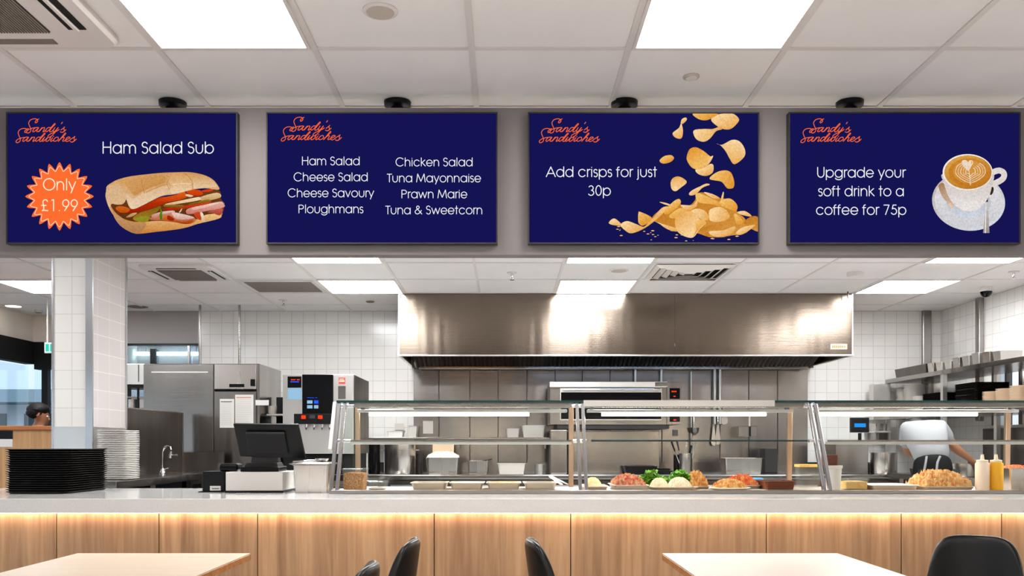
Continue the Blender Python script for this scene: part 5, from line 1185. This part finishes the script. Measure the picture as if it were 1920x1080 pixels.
cpan('food_pan', 'deep rectangular steel pan on the right part of the back counter', 'pan', 1358, 1434, 9.40, .28, Z1, PZ(859, 9.40), taper=.02)
cpan('food_tray', 'black shallow roasting dish on the back counter', 'dish', 1171, 1235, 9.40, .25, Z1, PZ(874, 9.40), mat='black_plastic', food='dark_food', fh=.01, taper=.02)
t = thing('gas_hob', 'low black gas burner left of the tool holders', 'hob', (PX(1252, 9.5), 9.55, Z1)); a, b = PX(1236, 9.45), PX(1262, 9.45)
obj('body', B(a-.02, b, 9.45, 9.75, Z1, Z1+.035), 'black_plastic', t, bevel=.004); obj('grate', B(a, b-.02, 9.5, 9.51, Z1+.035, Z1+.055).box(a, b-.02, 9.68, 9.69, Z1+.035, Z1+.055).box(a+.04, a+.05, 9.5, 9.69, Z1+.045, Z1+.055), 'black_matte', t)
tag(obj('dark_bin', B(PX(1434, 9.8), PX(1458, 9.8), 9.8, 10.0, Z1, PZ(841, 9.8)), 'dark_grey', bevel=.006), 'dark upright bin behind the deep steel pan', 'bin')
# right part: machine with scale display, pot, kettle
D = 9.45
tag(obj('prep_machine', B(PX(1567, D), PX(1628, D), D, D+.4, Z1, PZ(832, D)), 'steel', bevel=.006), 'tall plain steel appliance right of the right post', 'appliance')
t = thing('scale_display', 'black digital scale display with a blue screen', 'scale', (PX(1610, D), D+.15, PZ(832, D))); y = D+.15
obj('stalk', MB().cyl(PX(1612, y), y, PZ(832, D)+.0005, PZ(812, y), .018), 'black_plastic', t)
obj('housing', B(PX(1594, y), PX(1628, y), y-.03, y+.02, PZ(811, y), PZ(783, y)), 'black_plastic', t, bevel=.006); obj('screen', B(PX(1602, y-.03), PX(1623, y-.03), y-.034, y-.0305, PZ(801, y), PZ(794, y)), 'lcd_blue', t)
pot('steel_bowl', 'small steel bowl on top of the plain steel appliance', 1544, 1560, D, Z1, .33, 'pan_steel', handles=False, cat='bowl') if False else None
pot('stock_pot', 'shiny steel stock pot left of the cook', 1643, 1691, 9.35, Z1, PZ(849, 9.35)-ZB, 'pan_steel', handles=False)
t = thing('kettle', 'small black kettle between appliance and stock pot', 'kettle', (PX(1629, 9.5), 9.55, Z1)); x = PX(1629, 9.5)
obj('kettle_body', MB().lathe(x, 9.55, [(.028, Z1), (.03, Z1+.05), (.022, Z1+.11)], 18), 'black_plastic', t); obj('handle', MB().tube([(x+.02, 9.55, Z1+.1), (x+.045, 9.55, Z1+.09), (x+.045, 9.55, Z1+.03), (x+.028, 9.55, Z1+.02)], .005), 'black_plastic', t)
# upper small shelf behind the cook
zs_ = PZ(808, 9.95)
t = thing('wall_shelf', 'steel wall shelf behind the cook in the right bay', 'shelf', (PX(1680, 9.95), 10.05, zs_-.02)); obj('board', B(PX(1640, 9.95), PX(1671, 9.95), 9.95, WY-.001, zs_-.02, zs_), 'steel_light', t, bevel=.003)
for px in (1645, 1667): obj('bracket', B(PX(px, 10.0)-.008, PX(px, 10.0)+.008, 10.02, WY-.001, zs_-.12, zs_-.0205), 'steel', t)
for a, b in ((1641, 1652), (1655, 1664)): cpan('storage_pan', 'steel storage pan on the shelf behind the cook, %s one' % ('left' if a < 1650 else 'right'), 'pan', a, b, 10.0, .2, zs_+.0005, PZ(794, 10.0), group='pans on the shelf behind the cook')

# right side counter and rack
t = thing('prep_counter', 'steel preparation counter along the right wall', 'counter', (4.4, 8.9, 0))
obj('worktop', B(3.90, 4.88, 7.75, 9.27, .92, .97), 'steel', t, bevel=.003); obj('back_splash', B(4.885, 4.90, 7.75, 9.27, .97, 1.42), 'steel_dark', t)
for y in (7.8, 9.2): obj('leg', B(4.0, 4.04, y, y+.04, 0, .919), 'steel', t); obj('leg', B(4.8, 4.84, y, y+.04, 0, .919), 'steel', t)
obj('under_shelf', B(4.045, 4.86, 7.85, 9.2, .4, .42), 'steel_dark', t)
x = 4.19; pot('mixing_bowl', 'steel mixing bowl under the hand of the cook', 1786, 1846, 7.92, .9705, .12, 'pan_steel', handles=False, cat='bowl')
RX0, RX1 = 4.24, 4.80; RY0, RY1 = 7.2, 10.12; zr1 = 1.985; zr0 = 1.575
t = thing('shelf_rack', 'long steel rack along the right wall stacked with plates', 'rack', (4.5, 8.7, 0))
obj('top_shelf', B(RX0, RX1, RY0, RY1, zr1-.045, zr1), 'steel', t, bevel=.003); obj('shelf', B(RX0, RX1, RY0, RY1, zr0-.04, zr0), 'steel', t, bevel=.003)
for y in (RY0, 8.78, RY1-.05):
    obj('upright', B(RX0, RX0+.04, y, y+.05, 0 if y > 10 or y < 7.7 else .9705, zr1-.0455), 'steel_light', t); obj('upright', B(RX1-.04, RX1, y, y+.05, 0 if y > 10 or y < 7.7 else .9705, zr1-.0455), 'steel_light', t)
obj('end_panel', B(4.06, RX0-.001, RY1-.12, RY1, zr0-.04, zr1-.06), 'steel_light', t)
def onrack(px, dy=0): return (RX0+.0)*F/(px-VX)+dy
# top of the rack
y0, y1 = 9.0, 9.9
tag(obj('steel_crate', MB().tbox(4.42, 9.60, zr1+.0005, zr1+.10, .26, .70, .28, .74), 'steel_dark', bevel=.004), 'long dark steel crate at the far end of the rack top', 'crate')
rp_ = [9.08, 8.90, 8.72, 8.56, 8.38, 8.20, 8.02, 7.84]
for i, y in enumerate(rp_):
    hh = (.10, .09, .08, .10, .10, .11, .10, .09)[i]
    o = pan('steel_container', 'x', 'container', 4.28, 4.50, y, y+.15, zr1+.0005, zr1+hh, mat='steel_light' if i % 3 else 'pan_steel', group='small steel containers on top of the rack')
    o['label'] = 'small steel container on the rack top, ' + ('next to the long dark crate', 'white rimmed, second from the crate', 'third from the long dark crate', 'fourth, above the rack upright', 'just nearer than the rack upright', 'sixth from the long dark crate', 'second last towards the right window', 'last of the row towards the right window')[i]
def plates(n, r, mat, x, y, z0, lab, grp, name='dinner_plate'):
    copies(mk_sp(r, mat, name), n, .0125, (x, y, z0+.0005), lab, 'topmost plate: '+lab, grp)
plates(23, .095, 'white_ceramic', 4.39, 9.95, zr0, 'white plate in the stack at the far end of the rack', 'white plates at the far end of the rack')
plates(26, .11, 'white_ceramic', 4.39, 9.73, zr0, 'white plate in the tall second stack of the rack', 'white plates in the second stack')
plates(15, .085, 'white_ceramic', 4.37, 9.52, zr0, 'white plate in the low stack before the black trays', 'white plates in the low stack')
def mk_rt():
    m = MB().rrect(0, 0, .34, .42, .04, [(0, .015), (.012, .003), (.0135, 0), (.0135, .006), (.006, .02)]); o = obj('black_tray', m, 'tray_black'); o['category'] = 'tray'; return o
copies(mk_rt, 15, .0135, (4.47, 9.18, zr0+.0005), 'black tray stacked on the rack, far stack beside the upright', 'topmost black tray of the far stack on the rack', 'black trays on the rack, far stack', .002)
copies(mk_rt, 19, .0135, (4.47, 8.50, zr0+.0005), 'black tray stacked on the rack, near stack by the cream plates', 'topmost black tray of the near stack on the rack', 'black trays on the rack, near stack', .002)
plates(12, .098, 'cream_ceramic', 4.36, 8.08, zr0, 'cream plate in the first stack right of the black trays', 'cream plates right of the black trays')
plates(13, .098, 'cream_ceramic', 4.36, 7.86, zr0, 'cream plate in the second stack from the black trays', 'cream plates, second stack')
plates(14, .098, 'cream_ceramic', 4.36, 7.64, zr0, 'cream plate in the stack at the right frame edge', 'cream plates at the frame edge')
plates(15, .098, 'cream_ceramic', 4.36, 7.42, zr0, 'cream plate in the last stack beyond the right frame edge', 'cream plates, last stack')
tag(obj('toaster_oven', B(4.52, 4.79, 7.9, 8.6, zr0+.28, zr0+.35), 'steel_dark'), 'x', 'x') if False else None

# ------------------------------------------------------------------ entrance partition
D = 8.0
t = thing('partition_desk', 'low oak clad partition with orange wood ledge left of the column', 'partition', (-4.8, 8.2, 0))
obj('front', B(-5.3, -3.75, D, D+.35, 0, PZ(806, D)), 'oak_partition', t); obj('ledge', B(-5.32, -3.73, D-.03, D+.38, PZ(806, D), PZ(798.5, D)), 'oak_ledge', t, bevel=.003)
obj('vent_grille', B(-5.2, PX(24, D), D-.006, D-.0005, PZ(823, D), PZ(807.5, D)), 'black_plastic', t); obj('socket_plate', B(-5.2, PX(24, D), D-.006, D-.0005, PZ(838, D), PZ(823.5, D)), 'white_plastic', t)

# ------------------------------------------------------------------ people
def skin(name, mat, parent, verts, edges, radii, root=0, sub=2):
    me = bpy.data.meshes.new(name); off = rootloc(parent)
    me.from_pydata([tuple(Vector(v)-off) for v in verts], edges, []); me.materials.append(MATS[mat])
    o = bpy.data.objects.new(name, me); COL.objects.link(o); o.parent = parent
    md = o.modifiers.new('skin', 'SKIN'); md.use_smooth_shade = True
    for i, r in enumerate(radii):
        sv = me.skin_vertices[0].data[i]; sv.radius = (r if isinstance(r, tuple) else (r, r)); sv.use_root = (i == root)
    s = o.modifiers.new('sub', 'SUBSURF'); s.levels = s.render_levels = sub
    return o
def figure(P, parent, skin_mat):
    """P: joint dict; body in one skinned surface with five-fingered hands"""
    V = []; E = []; Rr = []; idx = {}
    def add(n, p, r, frm=None):
        idx[n] = len(V); V.append(Vector(p)); Rr.append(r)
        if frm is not None: E.append((idx[frm], idx[n]))
    add('pelvis', P['pelvis'], (.125, .10)); add('waist', P['waist'], (.11, .095), 'pelvis'); add('chest', P['chest'], (.135, .105), 'waist')
    add('neck', P['neck'], .055, 'chest'); add('jaw', P['jaw'], .07, 'neck'); add('head', P['head'], .088, 'jaw'); add('crown', P['crown'], .07, 'head')
    for s in 'LR':
        add('sh'+s, P['sh'+s], .062, 'chest'); add('el'+s, P['el'+s], .042, 'sh'+s); add('wr'+s, P['wr'+s], .028, 'el'+s)
        w = Vector(P['wr'+s]); d = (w-Vector(P['el'+s])).normalized(); up = Vector((0, 0, 1)); sd = d.cross(up).normalized(); pal = w+d*.06-up*.008
        add('pa'+s, pal, (.034, .018), 'wr'+s)
        for f, (off, L) in enumerate(((-.027, .062), (-.009, .072), (.009, .068), (.027, .052))):
            a = pal+sd*off+d*.03; b = a+d*L*.5-up*.012; c = b+d*L*.35-up*.03
            add('f%d%s' % (f, s), a, .0095, 'pa'+s); add('g%d%s' % (f, s), b, .0088, 'f%d%s' % (f, s)); add('h%d%s' % (f, s), c, .0078, 'g%d%s' % (f, s))
        th = w+d*.03+sd*(.03 if s == 'L' else -.03); add('t0'+s, th, .011, 'pa'+s); add('t1'+s, th+sd*(.02 if s == 'L' else -.02)+d*.035-up*.02, .0095, 't0'+s)
        add('hip'+s, P['hip'+s], .088, 'pelvis'); add('kn'+s, P['kn'+s], .058, 'hip'+s); add('an'+s, P['an'+s], .038, 'kn'+s); add('toe'+s, P['toe'+s], .034, 'an'+s)
    return skin('body', skin_mat, parent, V, E, Rr), idx
def shell(name, mat, parent, chain_pts, edges, radii): return skin(name, mat, parent, chain_pts, edges, radii)
def face(parent, head, fwd, r=.088):
    h = Vector(head); f = Vector(fwd).normalized(); up = Vector((0, 0, 1)); up = (up-f*up.dot(f)).normalized(); sd = f.cross(up)
    def ball(c, r, sc=(1, 1, 1)):
        m = MB(); m.lathe(0, 0, [(r*math.sin(math.pi*k/8)+.0001, -r*math.cos(math.pi*k/8)) for k in range(9)], 14)
        m.v = [tuple(Vector(c)+sd*v[0]*sc[0]+f*v[1]*sc[1]+up*v[2]*sc[2]) for v in m.v]; return m
    for s in (-1, 1):
        obj('eye', ball(h+f*r*.86+sd*s*.031+up*.006, .011, (1.2, .8, .8)), 'eye_white', parent); obj('pupil', ball(h+f*(r*.86+.008)+sd*s*.031+up*.006, .0045), 'black_gloss', parent)
        obj('ear', ball(h+sd*s*r*.98-up*.005, .022, (.35, .7, 1.2)), 'skin_a', parent)
    obj('nose', ball(h+f*(r+.004)-up*.018, .014, (.8, 1, 1.3)), 'skin_a', parent); obj('mouth', ball(h+f*r*.9-up*.048, .016, (1.2, .4, .4)), 'lip', parent)
def hairdo(c, rx, ry, rz, seed):
    rnd = random.Random(seed); m = MB(); vs = []; fs = []; n, k = 10, 20
    for i in range(n+1):
        a = math.pi*i/n
        for j in range(k):
            b = 2*math.pi*j/k; q = 1+rnd.uniform(-.05, .07); vs.append((c[0]+rx*q*math.sin(a)*math.cos(b), c[1]+ry*q*math.sin(a)*math.sin(b), c[2]+rz*q*math.cos(a)))
    for i in range(n):
        for j in range(k): fs.append((i*k+j, i*k+(j+1) % k, (i+1)*k+(j+1) % k, (i+1)*k+j))
    return m.add(vs, fs, True)
def hairback(c): h = hairdo(c, .09, .085, .06, 3); return h.v, h.f, True
# cook
x, y = 3.61, 7.62
P = dict(pelvis=(x-.02, y-.02, 1.0), waist=(x-.02, y+.02, 1.14), chest=(x+.03, y+.22, 1.36), neck=(x+.07, y+.42, 1.43), jaw=(x+.09, y+.50, 1.40), head=(x+.10, y+.56, 1.395), crown=(x+.105, y+.62, 1.42),
         shL=(x-.09, y+.32, 1.38), elL=(x+.02, y+.56, 1.19), wrL=(x+.24, y+.60, 1.13), shR=(x+.15, y+.22, 1.385), elR=(3.875, 7.80, 1.22), wrR=(4.03, 7.87, 1.135),
         hipL=(x-.11, y-.02, .93), knL=(x-.12, y+.03, .52), anL=(x-.12, y-.02, .09), toeL=(x-.13, y+.15, .035), hipR=(x+.09, y-.02, .93), knR=(x+.11, y+.03, .52), anR=(x+.12, y-.02, .09), toeR=(x+.13, y+.15, .035))
t = thing('person', 'cook in white shirt and black apron bending over the steel bowl at right', 'person', (x, y, 0))
figure(P, t, 'skin_a'); V = Vector
shell('shirt', 'shirt_white', t, [V((x-.02, y-.01, 1.07)), V((x-.01, y+.06, 1.24)), V(P['chest']), V((x+.06, y+.36, 1.42)), V(P['shL']), V(P['shL']).lerp(V(P['elL']), .7), V(P['shR']), V(P['shR']).lerp(V(P['elR']), .75)],
      [(0, 1), (1, 2), (2, 3), (2, 4), (4, 5), (2, 6), (6, 7)], [(.15, .135), (.165, .14), (.16, .135), (.10, .08), .08, .075, .095, .08])
shell('apron', 'apron_black', t, [V((x-.02, y+.01, 1.18)), V((x-.02, y-.01, 1.08)), V((x-.02, y, .84)), V((x-.02, y+.01, .62))], [(0, 1), (1, 2), (2, 3)], [(.15, .142), (.168, .155), (.185, .165), (.185, .16)])
shell('trousers', 'trouser', t, [V((x-.01, y-.02, .95)), V(P['hipL']), V(P['knL']), V(P['anL']), V(P['hipR']), V(P['knR']), V(P['anR'])], [(0, 1), (1, 2), (2, 3), (0, 4), (4, 5), (5, 6)], [.13, .1, .075, .06, .1, .075, .06])
obj('apron_string', MB().tube([(x-.13, y-.135, 1.16), (x-.15, y-.15, 1.08), (x-.165, y-.15, 1.0)], .009), 'shirt_white', t); obj('apron_string', MB().tube([(x-.03, y-.16, 1.16), (x-.06, y-.175, 1.11), (x-.07, y-.18, 1.04)], .009), 'shirt_white', t)
obj('hair', hairdo((x+.10, y+.57, 1.43), .095, .10, .065, 5), 'hair_black', t)
face(t, P['head'], (.1, .5, -.75))
# person outside the partition, seen from behind
x, y = PX(73, 9.0), 9.0
t = thing('person', 'black haired person in a dark top behind the oak partition at left', 'person', (x, y, 0))
P = dict(pelvis=(x, y, .93), waist=(x, y, 1.08), chest=(x+.01, y, 1.28), neck=(x, y, 1.45), jaw=(x+.03, y+.015, 1.50), head=(x+.01, y, 1.56), crown=(x, y, 1.61),
         shL=(x-.17, y, 1.37), elL=(x-.22, y+.03, 1.10), wrL=(x-.16, y+.25, 1.05), shR=(x+.17, y, 1.37), elR=(x+.22, y+.03, 1.10), wrR=(x+.18, y+.25, 1.05),
         hipL=(x-.09, y, .88), knL=(x-.1, y+.02, .48), anL=(x-.1, y, .09), toeL=(x-.11, y+.15, .035), hipR=(x+.09, y, .88), knR=(x+.1, y+.02, .48), anR=(x+.1, y, .09), toeR=(x+.11, y+.15, .035))
figure(P, t, 'skin_a')
shell('top', 'black_matte', t, [V(P['pelvis']), V(P['waist']), V(P['chest']), V(P['neck'])-V((0, 0, .03)), V(P['shL']), V(P['elL']), V(P['shR']), V(P['elR'])], [(0, 1), (1, 2), (2, 3), (2, 4), (4, 5), (2, 6), (6, 7)], [.17, .15, (.19, .14), .08, .09, .065, .09, .065])
shell('trousers', 'trouser', t, [V(P['pelvis']), V(P['hipL']), V(P['knL']), V(P['anL']), V(P['hipR']), V(P['knR']), V(P['anR'])], [(0, 1), (1, 2), (2, 3), (0, 4), (4, 5), (5, 6)], [.15, .11, .08, .06, .11, .08, .06])
obj('hair', hairdo((x-.005, y-.005, 1.605), .105, .10, .072, 11).add(*hairback((x-.02, y-.025, 1.575))), 'hair_black', t)
face(t, P['head'], (.8, .25, -.35))
